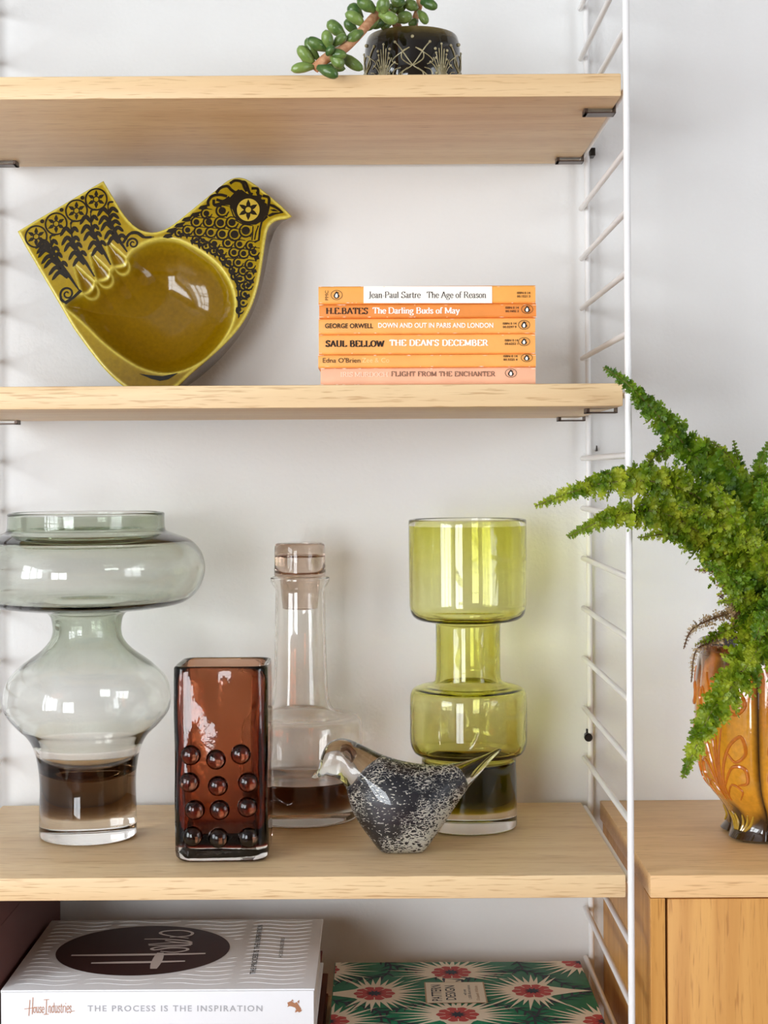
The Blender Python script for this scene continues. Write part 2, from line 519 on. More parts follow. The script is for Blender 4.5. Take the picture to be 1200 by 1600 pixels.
C_ = lambda *p: ('c', p)
S_ = lambda *p: ('s', p)
GL = {  # a small serif alphabet: (advance, strokes); 's' straight, 'c' curved
 'A': (.80, [S_((.06,0),(.40,1)), S_((.40,1),(.74,0)), S_((.18,.34),(.62,.34))]),
 'B': (.76, [S_((.14,0),(.14,1)), C_((.14,1),(.42,1),(.58,.77),(.42,.53),(.14,.53)), C_((.14,.53),(.48,.53),(.66,.27),(.48,0),(.14,0))]),
 'C': (.80, [C_((.70,.74),(.60,.95),(.40,1),(.16,.82),(.08,.5),(.16,.18),(.40,0),(.62,.06),(.72,.24)), S_((.70,1),(.70,.72))]),
 'D': (.84, [S_((.14,0),(.14,1)), C_((.14,1),(.42,1),(.68,.85),(.76,.5),(.68,.15),(.42,0),(.14,0))]),
 'E': (.72, [S_((.14,0),(.14,1)), S_((.14,1),(.62,1)), S_((.14,.52),(.48,.52)), S_((.14,0),(.65,0)), S_((.62,1),(.62,.78)), S_((.65,0),(.65,.24))]),
 'F': (.68, [S_((.14,0),(.14,1)), S_((.14,1),(.62,1)), S_((.14,.52),(.48,.52)), S_((.62,1),(.62,.78))]),
 'G': (.84, [C_((.70,.76),(.60,.95),(.40,1),(.16,.82),(.08,.5),(.16,.18),(.40,0),(.62,.06),(.70,.16)), S_((.71,.0),(.71,.42)), S_((.5,.42),(.8,.42))]),
 'H': (.86, [S_((.14,0),(.14,1)), S_((.72,0),(.72,1)), S_((.14,.52),(.72,.52))]),
 'I': (.40, [S_((.20,0),(.20,1))]),
 'J': (.46, [C_((.30,1),(.30,.5),(.29,.1),(.20,-.12),(.02,-.15)), S_((.16,1),(.44,1))]),
 'L': (.68, [S_((.14,0),(.14,1)), S_((.14,0),(.62,0)), S_((.62,0),(.62,.24))]),
 'M': (1.0, [S_((.13,0),(.13,1)), S_((.13,1),(.5,.1)), S_((.5,.1),(.86,1)), S_((.86,1),(.86,0))]),
 'N': (.84, [S_((.14,0),(.14,1)), S_((.14,1),(.70,0)), S_((.70,0),(.70,1))]),
 'O': (.86, [C_((.43,1),(.17,.84),(.08,.5),(.17,.16),(.43,0),(.69,.16),(.78,.5),(.69,.84),(.43,1))]),
 'P': (.70, [S_((.14,0),(.14,1)), C_((.14,1),(.45,1),(.62,.74),(.45,.47),(.14,.47))]),
 'R': (.80, [S_((.14,0),(.14,1)), C_((.14,1),(.45,1),(.62,.75),(.45,.5),(.14,.5)), S_((.40,.5),(.70,0))]),
 'S': (.66, [C_((.56,.80),(.46,.97),(.30,1),(.12,.80),(.20,.58),(.45,.46),(.56,.24),(.42,.02),(.25,0),(.10,.22)), S_((.57,1),(.57,.76)), S_((.09,0),(.09,.26))]),
 'T': (.74, [S_((.37,0),(.37,1)), S_((.06,1),(.68,1)), S_((.06,1),(.06,.76)), S_((.68,1),(.68,.76))]),
 'U': (.84, [C_((.14,1),(.14,.35),(.20,.08),(.42,0),(.64,.08),(.70,.35),(.70,1)), S_((.02,1),(.28,1)), S_((.58,1),(.82,1))]),
 'W': (1.12, [S_((.06,1),(.30,0)), S_((.30,0),(.56,.9)), S_((.56,.9),(.80,0)), S_((.80,0),(1.06,1))]),
 'Z': (.66, [S_((.08,1),(.58,1)), S_((.58,1),(.08,0)), S_((.08,0),(.60,0))]),
 'a': (.54, [C_((.10,.52),(.20,.66),(.36,.62),(.38,.45)), S_((.38,.5),(.38,.08)), C_((.38,.08),(.42,0),(.52,.04)), C_((.38,.40),(.16,.32),(.08,.15),(.18,0),(.38,.12))]),
 'b': (.58, [S_((.12,0),(.12,1)), C_((.12,.5),(.30,.66),(.50,.5),(.50,.16),(.30,0),(.12,.12))]),
 'd': (.60, [S_((.46,0),(.46,1)), C_((.46,.5),(.28,.66),(.09,.5),(.09,.16),(.28,0),(.46,.14))]),
 'e': (.52, [C_((.09,.36),(.46,.36),(.42,.58),(.27,.66),(.09,.48),(.08,.26),(.20,.02),(.34,0),(.46,.14))]),
 'f': (.36, [S_((.16,0),(.16,.75)), C_((.16,.75),(.20,.97),(.34,1),(.40,.92)), S_((.04,.64),(.32,.64))]),
 'g': (.56, [C_((.25,.66),(.10,.54),(.10,.36),(.25,.25),(.40,.36),(.40,.54),(.25,.66)), C_((.22,.25),(.12,.14),(.25,.06),(.46,-.02),(.44,-.24),(.22,-.30),(.06,-.18),(.16,-.02)), S_((.38,.58),(.54,.66))]),
 'h': (.60, [S_((.13,0),(.13,1)), C_((.13,.48),(.26,.64),(.42,.62),(.46,.42),(.46,0)), S_((.36,0),(.57,0))]),
 'i': (.30, [S_((.15,0),(.15,.66)), S_((.15,.84),(.15,.98))]),
 'l': (.30, [S_((.15,0),(.15,1))]),
 'n': (.60, [S_((.13,0),(.13,.66)), C_((.13,.48),(.26,.64),(.42,.62),(.46,.42),(.46,0)), S_((.36,0),(.57,0))]),
 'o': (.56, [C_((.28,.66),(.12,.55),(.08,.33),(.12,.11),(.28,0),(.44,.11),(.48,.33),(.44,.55),(.28,.66))]),
 'r': (.42, [S_((.13,0),(.13,.66)), C_((.13,.46),(.22,.62),(.34,.66),(.40,.60))]),
 's': (.46, [C_((.38,.50),(.30,.65),(.18,.66),(.09,.50),(.22,.36),(.38,.22),(.32,.02),(.18,0),(.08,.16))]),
 't': (.38, [C_((.17,.88),(.17,.4),(.18,.06),(.28,0),(.36,.08)), S_((.04,.64),(.34,.64))]),
 'u': (.60, [C_((.13,.66),(.13,.25),(.18,.02),(.32,.02),(.46,.18)), S_((.46,.66),(.46,0)), S_((.03,.66),(.13,.66)), S_((.36,.66),(.46,.66)), S_((.46,0),(.56,0))]),
 'y': (.56, [S_((.08,.66),(.28,.06)), C_((.50,.66),(.30,.06),(.20,-.24),(.06,-.28)), S_((.0,.66),(.2,.66)), S_((.38,.66),(.56,.66))]),
 '-': (.36, [S_((.06,.32),(.30,.32))]), '.': (.26, [S_((.13,.0),(.13,.14))]), ' ': (.34, []), "'": (.22, [S_((.11,.76),(.11,1.0))]),
 '&': (.80, [C_((.74,.0),(.30,.62),(.26,.85),(.40,1),(.52,.84),(.40,.62),(.12,.34),(.14,.08),(.36,0),(.58,.12),(.70,.42))]),
}
def serif(s, thick=0.15, thin=0.055, ser=0.11, track=0.0, slant=0.0):
    out, x = [], 0.0
    wfn = lambda d: thin + (thick - thin) * abs(d.y) ** 1.3
    for ch in s:
        adv, sts = GL[ch]
        for kind, pts in sts:
            pp = list(pts) if kind == 's' else crom(pts, 5)
            out += [[(qx + x + slant * qy, qy) for qx, qy in q] for q in stroke(pp, wfn)]
            if kind == 's' and ser > 0 and ch.isalpha():
                d = Vector(pts[1]) - Vector(pts[0])
                if abs(d.y) > 0.45 and abs(d.y) > abs(d.x) * 0.8:
                    for q in pts:
                        if abs(q[1]) < 1e-6 or abs(q[1] - 1) < 1e-6 or abs(q[1] - .66) < 1e-6:
                            up = q[1] > 0.3
                            hw = ser + thick * 0.4
                            x_a = q[0] - hw
                            x_b = q[0] + hw if not (up and ch in 'bdhilnr') else q[0]
                            yy = q[1] - (thin * 0.5 if up else -thin * 0.5)
                            out += [[(qx + x + slant * qy, qy) for qx, qy in z] for z in stroke([(x_a, yy), (x_b, yy)], thin)]
        x += adv + track
    return out

def fit(polys, x0, x1, y0, y1, keep_base=None):
    """Scale polygons so their box fills x0..x1, y0..y1. keep_base: fit y=0..1 of the glyph space instead of the box."""
    xs = [p[0] for q in polys for p in q]; ys = [p[1] for q in polys for p in q]
    a0, a1 = min(xs), max(xs)
    b0, b1 = (0.0, keep_base) if keep_base else (min(ys), max(ys))
    return [[(x0 + (x - a0) / (a1 - a0) * (x1 - x0), y0 + (y - b0) / (b1 - b0) * (y1 - y0)) for x, y in q] for q in polys]

# ------------------------------------------------------------------ paperbacks
M_ink = mat('black_ink', lin(40, 26, 18), 0.6, 0.3, bump=(900, 0.02, 0.0002))
M_whiteink = mat('white_ink', lin(255, 248, 236), 0.6, 0.3, bump=(900, 0.02, 0.0002))
M_paleink = mat('pale_worn_ink', lin(252, 222, 196), 0.6, 0.3, bump=(900, 0.02, 0.0002))
M_creamink = mat('cream_ink', lin(255, 214, 150), 0.6, 0.3, bump=(900, 0.02, 0.0002))
M_brownink = mat('worn_brown_ink', lin(104, 74, 58), 0.6, 0.3, vary=(lin(150, 110, 90), 300))
M_pages = mat('aged_pages', lin(222, 190, 150), 0.8, 0.2, vary=(lin(198, 160, 118), 120), bump=(700, 0.3, 0.0006))
M_page_white = mat('white_pages', lin(228, 220, 210), 0.8, 0.2, vary=(lin(205, 196, 186), 200), bump=(700, 0.2, 0.0004))

def cover_mat(name, c, worn):
    return mat(name, c, 0.45, 0.4, vary=None, bump=(160, 0.10, 0.0006))
def U(u): return 480 + u / 3.158
def V(v): return 430 + v / 3.158

def penguin(cx, cy, rx, ry, fn, mb, m_black, m_white, m_line):
    emit(mb, ring(cx, cy, rx, 2.2, 26, ry), lambda x, y: fn(x, y, 1), m_line)
    k = ry / 22.0
    body = crom([(cx - 2, cy - 17 * k), (cx + 6, cy - 13 * k), (cx + 9, cy - 4 * k), (cx + 14, cy + 4 * k), (cx + 8, cy + 14 * k), (cx - 2, cy + 17 * k), (cx - 11, cy + 12 * k), (cx - 14, cy + 2 * k), (cx - 8, cy - 9 * k)], 4, True)
    emit(mb, [body], lambda x, y: fn(x, y, 1), m_black)
    belly = crom([(cx, cy - 8 * k), (cx + 5, cy - 1 * k), (cx + 5, cy + 9 * k), (cx - 1, cy + 13 * k), (cx - 7, cy + 8 * k), (cx - 6, cy - 1 * k)], 4, True)
    emit(mb, [belly], lambda x, y: fn(x, y, 2), m_white)
    emit(mb, [[(cx + 5, cy - 13 * k), (cx + 14, cy - 11 * k), (cx + 6, cy - 9 * k)]], lambda x, y: fn(x, y, 1), m_black)

def paperback(u0, u1, v0, v1, yf, depth, color, label, marks, worn=0.3, tilt=0.0):
    zc0, zc1 = P(660, V(v1), yf).z, P(660, V(v0), yf).z
    xl, xr = P(U(u0), 540, yf).x, P(U(u1), 540, yf).x
    root = thing('paperback_book', ((xl + xr) / 2, yf + depth / 2, zc0), label, 'book', 'orange paperbacks in the stack')
    ct = 0.0006
    mc = mat('paperback_cover', color, 0.45, 0.4, bump=(160, 0.10, 0.0006), vary=(tuple(min(1, c * 1.10) for c in color[:3]) + (1,), 60))
    cov = MB()
    # wrap-round cover: rounded spine section extruded along the book
    r = min(0.0022, (zc1 - zc0) * 0.3)
    sec = [(depth, 0)]
    sec += [(r - r * math.sin(a), r - r * math.cos(a)) for a in [0, PI / 6, PI / 3, PI / 2]]
    hgt = zc1 - zc0
    sec += [(r - r * math.cos(a), hgt - r + r * math.sin(a)) for a in [0, PI / 6, PI / 3, PI / 2]]
    sec += [(depth, hgt)]
    inner = [(depth, hgt - ct), (r + 0.0006, hgt - ct), (ct, hgt - r), (ct, r), (r + 0.0006, ct), (depth, ct)]
    full = sec + inner
    n = len(full)
    steps = 14
    vs, fs = [], []
    for k in range(steps + 1):
        x = xl + (xr - xl) * k / steps
        edge = 0.0006 if k in (0, steps) else 0.0
        for (yy, zz) in full:
            j = mnoise.noise(Vector((x * 90, yy * 30, zc0 * 50))) * 0.0003
            vs.append((x, yf + yy + (j + edge if yy < r else 0), zc0 + zz))
    for k in range(steps):
        for i in range(n):
            a, b = k * n + i, k * n + (i + 1) % n
            fs.append((a, b, b + n, a + n))
    ns = len(sec)
    for k in (0, steps):
        for i in range(ns - 1):
            o_i = n - 1 - int(round(i * (len(inner) - 1) / (ns - 1)))
            o_j = n - 1 - int(round((i + 1) * (len(inner) - 1) / (ns - 1)))
            q = [k * n + i, k * n + i + 1, k * n + o_j] + ([k * n + o_i] if o_i != o_j else [])
            fs.append(tuple(q))
    cov.add(vs, fs, 0)
    fn = lambda u, v, layer=1: (P(U(u), V(v), yf).x, yf - 0.0003 - 0.00015 * layer, P(U(u), V(v), yf).z)
    for mk in marks:
        if mk[0] == 'rect':
            emit(cov, [[(mk[1], mk[3]), (mk[2], mk[3]), (mk[2], mk[4]), (mk[1], mk[4])]], lambda x, y: fn(x, y, 0), mk[5])
        elif mk[0] == 'text':
            emit(cov, fit(mk[1], mk[2], mk[3], mk[5], mk[4], mk[7] if len(mk) > 7 else None), lambda x, y: fn(x, y, 1), mk[6])
        elif mk[0] == 'vtext':   # reads upwards
            pp = fit(mk[1], 0, 1, 0, 1)
            emit(cov, [[(mk[2] + (mk[3] - mk[2]) * (1 - y), mk[5] + (mk[4] - mk[5]) * x) for x, y in q] for q in pp], lambda x, y: fn(x, y, 1), mk[6])
        elif mk[0] == 'penguin':
            penguin(mk[1], mk[2], mk[3], mk[4], fn, cov, 1, 2, 1)
    # worn pale patches along the edges of the spine
    rr = random.Random(int(u0 * 7 + v0))
    for k in range(int(26 * worn)):
        uu = rr.uniform(u0 + 4, u1 - 4) if rr.random() < 0.6 else rr.choice((u0 + rr.uniform(2, 14), u1 - rr.uniform(2, 14)))
        vv = v0 + 5 if rr.random() < 0.5 else v1 - 5
        w_, h_ = rr.uniform(3, 16), rr.uniform(0.8, 2.4)
        emit(cov, [[(uu - w_ + rr.uniform(-2, 2), vv), (uu, vv - h_), (uu + w_, vv + rr.uniform(-1, 1)), (uu, vv + h_)]], lambda x, y: fn(x, y, 0), 3)
    cov.build('cover', [mc, M_ink, M_whiteink, M_paleink, M_creamink, M_brownink], root, smooth=40)
    pg = MB().box(xl + 0.001, xr - 0.001, yf + 0.0016, yf + depth - 0.002, zc0 + ct + 0.0001, zc1 - ct - 0.0001)
    pg.build('pages', M_pages, root)
    return root

isbn = sans('ISBN 0 14', 0.02)
def isb(num, u0, u1, v0):
    return [('text', isbn, u0, u1, v0, v0 + 11, 1), ('text', sans(num, 0.02), u0, u1, v0 + 17, v0 + 28, 1)]
OR1, OR2, OR3, OR6 = lin(243, 168, 82), lin(231, 140, 64), lin(243, 170, 90), lin(234, 176, 142)
yb = 1.352
# each book rests on the one below: heights follow the photograph, small gaps closed
paperback(65, 1126, 456, 545, yb, 0.111, OR6, 'faded pink-orange paperback with scuffed spine, bottom of the stack',
          [('text', serif('IRIS MURDOCH', .13, .07, .09), 165, 398, 478, 502, 3), ('text', serif('FLIGHT FROM THE ENCHANTER', .17, .09, .06, .07), 415, 928, 474, 500, 5),
           ('penguin', 1005, 483, 28, 21)], 1.6)
paperback(54, 1128, 391, 455.5, yb - 0.0005, 0.110, OR3, 'thin orange paperback with small sans-serif author name, second from the bottom of the stack',
          [('text', sans("Edna O'Brien"), 77, 262, 408, 432, 1), ('text', sans('Zee & Co'), 270, 405, 408, 431, 4), ('penguin', 1083, 408, 28, 19)] + isb('00.3325 4', 968, 1037, 394), 0.8)
paperback(57, 1126, 291, 390.5, yb + 0.001, 0.111, OR3, 'thickest orange paperback with heavy slab lettering, third from the bottom of the stack',
          [('text', serif('SAUL BELLOW', .25, .10, .05, .07), 90, 382, 321, 355, 1), ('text', serif("THE DEAN'S DECEMBER", .25, .10, .05, .07), 405, 893, 317, 350, 2),
           ('penguin', 1070, 328, 28, 20)] + isb('00.6252 1', 975, 1040, 316), 0.4)
paperback(57, 1126, 212, 290.5, yb + 0.0005, 0.110, OR3, 'orange paperback with all-capital sans-serif title, third from the top of the stack',
          [('text', sans('GEORGE ORWELL', 0.02), 88, 325, 238, 262, 1), ('text', sans('DOWN AND OUT IN PARIS AND LONDON', 0.025), 350, 918, 235, 260, 2),
           ('penguin', 1070, 245, 28, 22)] + isb('00.0297 9', 965, 1032, 233), 0.5)
paperback(60, 1131, 142, 211.5, yb, 0.109, OR2, 'deeper orange paperback with cracked spine, second from the top of the stack',
          [('text', serif('H.E.BATES', .19, .07, .06, .05), 93, 300, 160, 193, 1), ('text', serif('The Darling Buds of May', .19, .08, .07), 322, 753, 160, 189, 2, 1.0),
           ('penguin', 1085, 168, 28, 21)] + isb('00.1602 3', 978, 1043, 155), 1.4)
paperback(57, 1128, 52, 141.5, yb + 0.0006, 0.111, OR1, 'orange paperback with a white title panel on its spine, topmost of the stack',
          [('rect', 278, 912, 55, 138, 2), ('text', serif('Jean-Paul Sartre', .13, .055, .07), 302, 560, 82, 112, 1, 1.0),
           ('text', serif('The Age of Reason', .13, .055, .07), 590, 882, 82, 112, 1, 1.0),
           ('vtext', sans('PMC'), 88, 104, 76, 124, 1), ('penguin', 145, 98, 28, 23)] + isb('00.1521 3', 1035, 1100, 82), 0.9)

# ------------------------------------------------------------------ glass vessels
M_clear = glass('clear_glass', 1.47)

def offset_profile(prof, t):
    """Inward offset of an outer profile (r, z), cleaned where it would come nearer than the wall thickness; t: number or list."""
    A = np.array(prof)
    T_ = np.full(len(A), t) if np.isscalar(t) else np.array(t)
    d = np.gradient(A, axis=0)
    d /= np.linalg.norm(d, axis=1)[:, None] + 1e-12
    nrm = np.stack([-d[:, 1], d[:, 0]], axis=1)      # left of the upward direction = inside
    B = A + nrm * T_[:, None]
    out = []
    for q, tq in zip(B, T_):
        s = A[:-1]; e = A[1:] - A[:-1]
        tt = np.clip(((q - s) * e).sum(1) / ((e * e).sum(1) + 1e-15), 0, 1)
        dist = np.sqrt((((s + e * tt[:, None]) - q) ** 2).sum(1).min())
        if dist > tq * 0.80 and q[0] > 0.0005:
            out.append((q[0], q[1]))
    return out

def at_floor(prof, z):
    """The part of an offset profile above height z, starting exactly at z."""
    k = 0
    for i in range(len(prof) - 1):
        if prof[i][1] <= z < prof[i + 1][1]:
            k = i
            break
    a, b = prof[k], prof[k + 1]
    f = (z - a[1]) / (b[1] - a[1] + 1e-12) if prof[0][1] <= z else 0
    return [(a[0] + (b[0] - a[0]) * f, z)] + [p for p in prof[k + 1:]]

def floor_curve(r, z, drop, n=7):
    """Rounded cavity bottom from the axis to radius r at height z."""
    return [(r * math.sin(PI / 2 * i / n), z - drop * math.cos(PI / 2 * i / n)) for i in range(n)]

def vessel(root, name, outer, t, zfloor, drop, c, clear_base, m_glass, m_tint, seg=112, zsplit=None, m_base=None):
    """outer: smooth (r, z) list from the base edge up to the rim; t: wall thickness, a number or a table of (z, t)."""
    if not np.isscalar(t):
        zz_ = [p[1] for p in outer]
        t = np.interp(zz_, [q[0] for q in t], [q[1] for q in t])
    t_rim = t if np.isscalar(t) else float(t[-1])
    inn = at_floor(offset_profile(outer, t), zfloor)
    zt = outer[-1][1]
    inn = [p for p in inn if p[1] < zt - 0.0004]
    rt = outer[-1][0]
    rim = [(rt - t_rim * (0.5 - 0.5 * math.cos(a)), zt + t_rim * 0.3 * math.sin(a)) for a in (PI * 0.2, PI * 0.4, PI * 0.6, PI * 0.8)]
    prof = [(0, 0.0006)] + [(outer[0][0] * 0.8, 0.0006)] + list(outer) + rim + list(reversed(inn)) + list(reversed(floor_curve(inn[0][0], zfloor, drop)))
    g = MB().lathe(prof, c, seg).build(name, m_glass, root, smooth=50, recalc=True)
    def layer(nm, mt, za, zb, solid):
        o2 = [p for p in at_floor(offset_profile(outer, 0.0005), za) if p[1] < zb]
        if solid:
            i2 = [p for p in at_floor(offset_profile(outer, t - 0.0004), zfloor) if p[1] < zb]
            lo = [(r, z - 0.0004) for r, z in reversed(floor_curve(i2[0][0], zfloor, drop))]
            pr = [(0, za - 0.002), (o2[0][0] * 0.5, za - 0.0015)] + o2 + list(reversed(i2)) + lo
            MB().lathe(pr, c, seg).build(nm, mt, root, smooth=50, recalc=True)
        else:
            i2 = [p for p in at_floor(offset_profile(outer, t - 0.0004), za) if p[1] < zb]
            MB().lathe(o2 + list(reversed(i2)), c, seg, closed=True).build(nm, mt, root, smooth=50, recalc=True)
    if m_tint and zsplit:
        layer('coloured_glass_base', m_base, clear_base, zsplit, True)
        layer('coloured_glass_layer', m_tint, zsplit + 0.0002, zt - 0.0009, False)
    elif m_tint:
        layer('coloured_glass_layer', m_tint, clear_base, zt - 0.0009, True)
    return g

def prof_from(pts, vbase, scale, n=6):
    """pts: (half width in crop px, v) from base to rim, to metres."""
    return crom([(r / scale, (vbase - v) / scale) for r, v in pts], n)

# grey vase ---------------------------------------------------------
def centre(px, py_front, r):
    """Centre on the glass shelf of a round base whose front edge shows at (px, py_front)."""
    q = at_z(px, py_front, Z_BOT)
    return Vector((q.x * (q.y + r) / q.y, q.y + r, Z_BOT))

k = 2.667 * 1678
vbase = 1425
grey = prof_from([(186, 1425), (198, 1418), (201, 1400), (200, 1300), (198, 1200), (208, 1110), (224, 1050), (252, 1003), (298, 958), (335, 910), (345, 865),
                  (340, 810), (318, 760), (265, 706), (192, 652), (154, 610), (142, 575), (143, 540), (152, 508), (178, 488),
                  (240, 478), (330, 470), (410, 450), (462, 405), (488, 345), (490, 295), (472, 238), (430, 195), (375, 172), (335, 158), (325, 140), (323, 110), (324, 84)], vbase, k, 6)
c = centre(138, 1323, 200 / k)
root = thing('glass_vase', c, 'tall smoke-grey glass vase with two bulging tiers and a wide collar', 'vase')
GREY_S = (62, 53, 72)
vessel(root, 'vase_body', grey, [((vbase - v_) / k, t_) for v_, t_ in ((1425, .0040), (1040, .0040), (980, .0022), (860, .0015), (720, .0022), (640, .0044), (540, .0062), (490, .0050), (440, .0030), (300, .0022), (190, .0036), (140, .0060), (80, .0054))], (vbase - 1068) / k, 118 / k, c, (vbase - 1325) / k, M_clear, tint('smoke_grey_tint', GREY_S), zsplit=(vbase - 1044) / k, m_base=tint('smoke_brown_tint', (30, 38, 48)))

# olive vase --------------------------------------------------------
k = 2.609 * 1641
vbase = 1303
olive = prof_from([(180, 1303), (192, 1297), (195, 1282), (195, 1200), (194, 1100), (192, 1040), (193, 1024), (203, 1012), (222, 1000), (234, 975), (238, 945), (238, 880), (238, 800), (236, 768), (224, 744), (198, 732), (165, 724), (142, 716), (134, 702),
                   (131, 660), (131, 580), (131, 500), (133, 482), (146, 472), (175, 468), (208, 460), (229, 440), (237, 405), (238, 360), (239, 260), (240, 160), (240, 60)], vbase, k, 5)
c = centre(733, 1307, 194 / k)
root = thing('glass_vase', c, 'olive green glass vase of stacked cylinders standing behind the glass bird', 'vase')
OLIVE_S = (40, 42, 235)
vessel(root, 'vase_body', olive, [((vbase - v_) / k, t_) for v_, t_ in ((1303, .0046), (1040, .0046), (960, .0038), (800, .0027), (700, .0042), (560, .0046), (480, .0038), (420, .0026), (280, .0030), (120, .0048), (60, .0056))], (vbase - 1035) / k, 0.006, c, (vbase - 1220) / k, M_clear, tint('olive_green_tint', OLIVE_S))

# decanter ----------------------------------------------------------
k = 2.609 * 1598
vbase = 1280
dec = prof_from([(205, 1280), (222, 1275), (230, 1262), (236, 1200), (243, 1100), (249, 1000), (251, 930), (249, 895), (238, 872), (210, 860), (170, 853), (138, 840), (120, 815), (113, 780),
                 (108, 700), (105, 600), (103, 480), (101, 380), (102, 350), (112, 330), (119, 315), (120, 303)], vbase, k, 5)
c = centre(471, 1297.5, 235 / k)
root = thing('glass_decanter', c, 'clear pinkish glass decanter with long neck and glass stopper, behind the brown vase', 'decanter')
DEC_S = (22, 34, 46)
vessel(root, 'decanter_body', dec, 0.0024, (vbase - 1110) / k, 0.004, c, (vbase - 1225) / k, M_clear, tint('smoky_pink_tint', DEC_S))
zz = lambda v: (vbase - v) / k
stp = [(0, zz(428)), (60 / k, zz(430)), (71 / k, zz(426)), (74 / k, zz(400)), (80 / k, zz(330)), (82 / k, zz(308)), (92 / k, zz(300)), (103 / k, zz(294)), (105 / k, zz(285)),
       (104 / k, zz(250)), (103 / k, zz(200)), (102 / k, zz(172)), (98 / k, zz(164)), (88 / k, zz(160)), (0, zz(160))]
stp_in = [(0, zz(290)), (60 / k, zz(285)), (84 / k, zz(270)), (92 / k, zz(240)), (90 / k, zz(218)), (60 / k, zz(206)), (0, zz(204))]
sp = MB().lathe(stp, c, 80).lathe(stp_in, c, 80)
sp.build('stopper', glass('stopper_glass', 1.47, (8, 13, 17)), root, smooth=45, recalc=True)

# brown square vase -------------------------------------------------
yv0, yv1 = 1.381, 1.456
xv0, xv1 = P(270, 1200, yv0).x, P(418, 1200, yv0).x
zt = P(345, 1042, yv0).z
c = Vector(((xv0 + xv1) / 2, (yv0 + yv1) / 2, Z_BOT))
root = thing('glass_vase', c, 'square dark brown glass vase with twelve raised knobs on its front', 'vase')
def rsq(hx, hy, r, n=6, jig=0.0, z=0.0):
    out = []
    for cx_, cy_, a0 in ((hx - r, hy - r, 0), (-hx + r, hy - r, PI / 2), (-hx + r, -hy + r, PI), (hx - r, -hy + r, 1.5 * PI)):
        for i in range(n + 1):
            a = a0 + PI / 2 * i / n
            out.append((cx_ + r * math.cos(a), cy_ + r * math.sin(a)))
    # subdivide flats
    res = []
    for i in range(len(out)):
        p0, p1 = out[i], out[(i + 1) % len(out)]
        res.append(p0)
        d = math.hypot(p1[0] - p0[0], p1[1] - p0[1])
        if d > 0.01:
            for q in range(1, 8):
                res.append((p0[0] + (p1[0] - p0[0]) * q / 8, p0[1] + (p1[1] - p0[1]) * q / 8))
    if jig:
        res = [(x + jig * mnoise.noise(Vector((x * 45, y * 45, z * 22 + 3))), y + jig * mnoise.noise(Vector((x * 45 + 9, y * 45, z * 22)))) for x, y in res]
    return res
def loft(mb, levels, cap0=True, cap1=True, mi=0):
    n = len(levels[0])
    vs = [p for L in levels for p in L]
    fs = []
    for k_ in range(len(levels) - 1):
        for i in range(n):
            a, b = k_ * n + i, k_ * n + (i + 1) % n
            fs.append((a, b, b + n, a + n))
    if cap0: fs.append(tuple(range(n - 1, -1, -1)))
    if cap1: fs.append(tuple((len(levels) - 1) * n + i for i in range(n)))
    return mb.add(vs, fs, mi)
hx, hy, hv = (xv1 - xv0) / 2, (yv1 - yv0) / 2, zt - Z_BOT
def lev(dx, z, r, jig):
    return [(c.x + x, c.y + y, Z_BOT + z) for x, y in rsq(hx - dx, hy - dx, r, 6, jig, z)]
zs = [0.010 + (hv - 0.012) * i / 16 for i in range(17)]
outer_l = [lev(0.0075, 0.0, 0.012, 0), lev(0.003, 0.0012, 0.012, 0), lev(0.0006, 0.005, 0.012, 0.0006)] + [lev(0.0004 * math.sin(z * 40), z, 0.011, 0.0013) for z in zs] + [lev(0.0008, hv - 0.0006, 0.011, 0.0013), lev(0.0022, hv, 0.010, 0.0013)]
wt = 0.0055
zin = [0.026 + (hv - 0.028) * i / 14 for i in range(15)]
inner_l = [lev(wt + 0.012, 0.0215, 0.012, 0), lev(wt + 0.004, 0.0225, 0.012, 0.0)] + [lev(wt + 0.0012 * (1 - i / 14), z, 0.010, 0.0016) for i, z in enumerate(zin)] + [lev(0.0038, hv - 0.0004, 0.010, 0.0013)]
mb = loft(MB(), outer_l + list(reversed(inner_l)), True, True)
M_sqglass = glass('wavy_clear_glass', 1.46, bump=(70, 0.18, 0.0015))
mb.build('vase_body', M_sqglass, root, smooth=60, recalc=True)
t0l = [lev(0.0125, 0.0115, 0.012, 0), lev(0.0055, 0.0125, 0.012, 0.0), lev(0.0030, 0.0155, 0.011, 0.0)] + [lev(0.0022, z, 0.011, 0.0013) for z in zs if z > 0.018] + [lev(0.0024, hv - 0.0012, 0.011, 0.0013)]
t1l = [lev(wt + 0.0115, 0.0211, 0.012, 0), lev(wt + 0.0035, 0.0221, 0.012, 0)] + [lev(wt - 0.0005 + 0.0012 * (1 - i / 14), z, 0.010, 0.0016) for i, z in enumerate(zin) if z < hv - 0.003] + [lev(0.0042, hv - 0.0012, 0.010, 0.0013)]
BROWN_S = (150, 350, 500)
M_brown_t = tint('brown_tint', BROWN_S)
loft(MB(), t0l + list(reversed(t1l)), True, True).build('coloured_glass_layer', M_brown_t, root, smooth=60, recalc=True)
M_knob = glass('brown_knob_glass', 1.46, (70, 150, 210))
for bx, by in ((795, 1067), (900, 1085), (1003, 1063), (790, 1180), (908, 1195), (1033, 1180), (812, 1295), (915, 1295), (1030, 1283), (803, 1405), (910, 1412), (1035, 1410)):
    q = P(bx / 2.667, 780 + by / 2.667, yv0)
    b = MB()
    bm = bmesh.new()
    bmesh.ops.create_uvsphere(bm, u_segments=28, v_segments=18, radius=0.0088)
    b.bm(bm, 0, Matrix.Translation((q.x, yv0 + 0.0005, q.z)) @ Matrix.Diagonal((1, 0.72, 1, 1)))
    b.build('knob', M_knob, root, smooth=180)

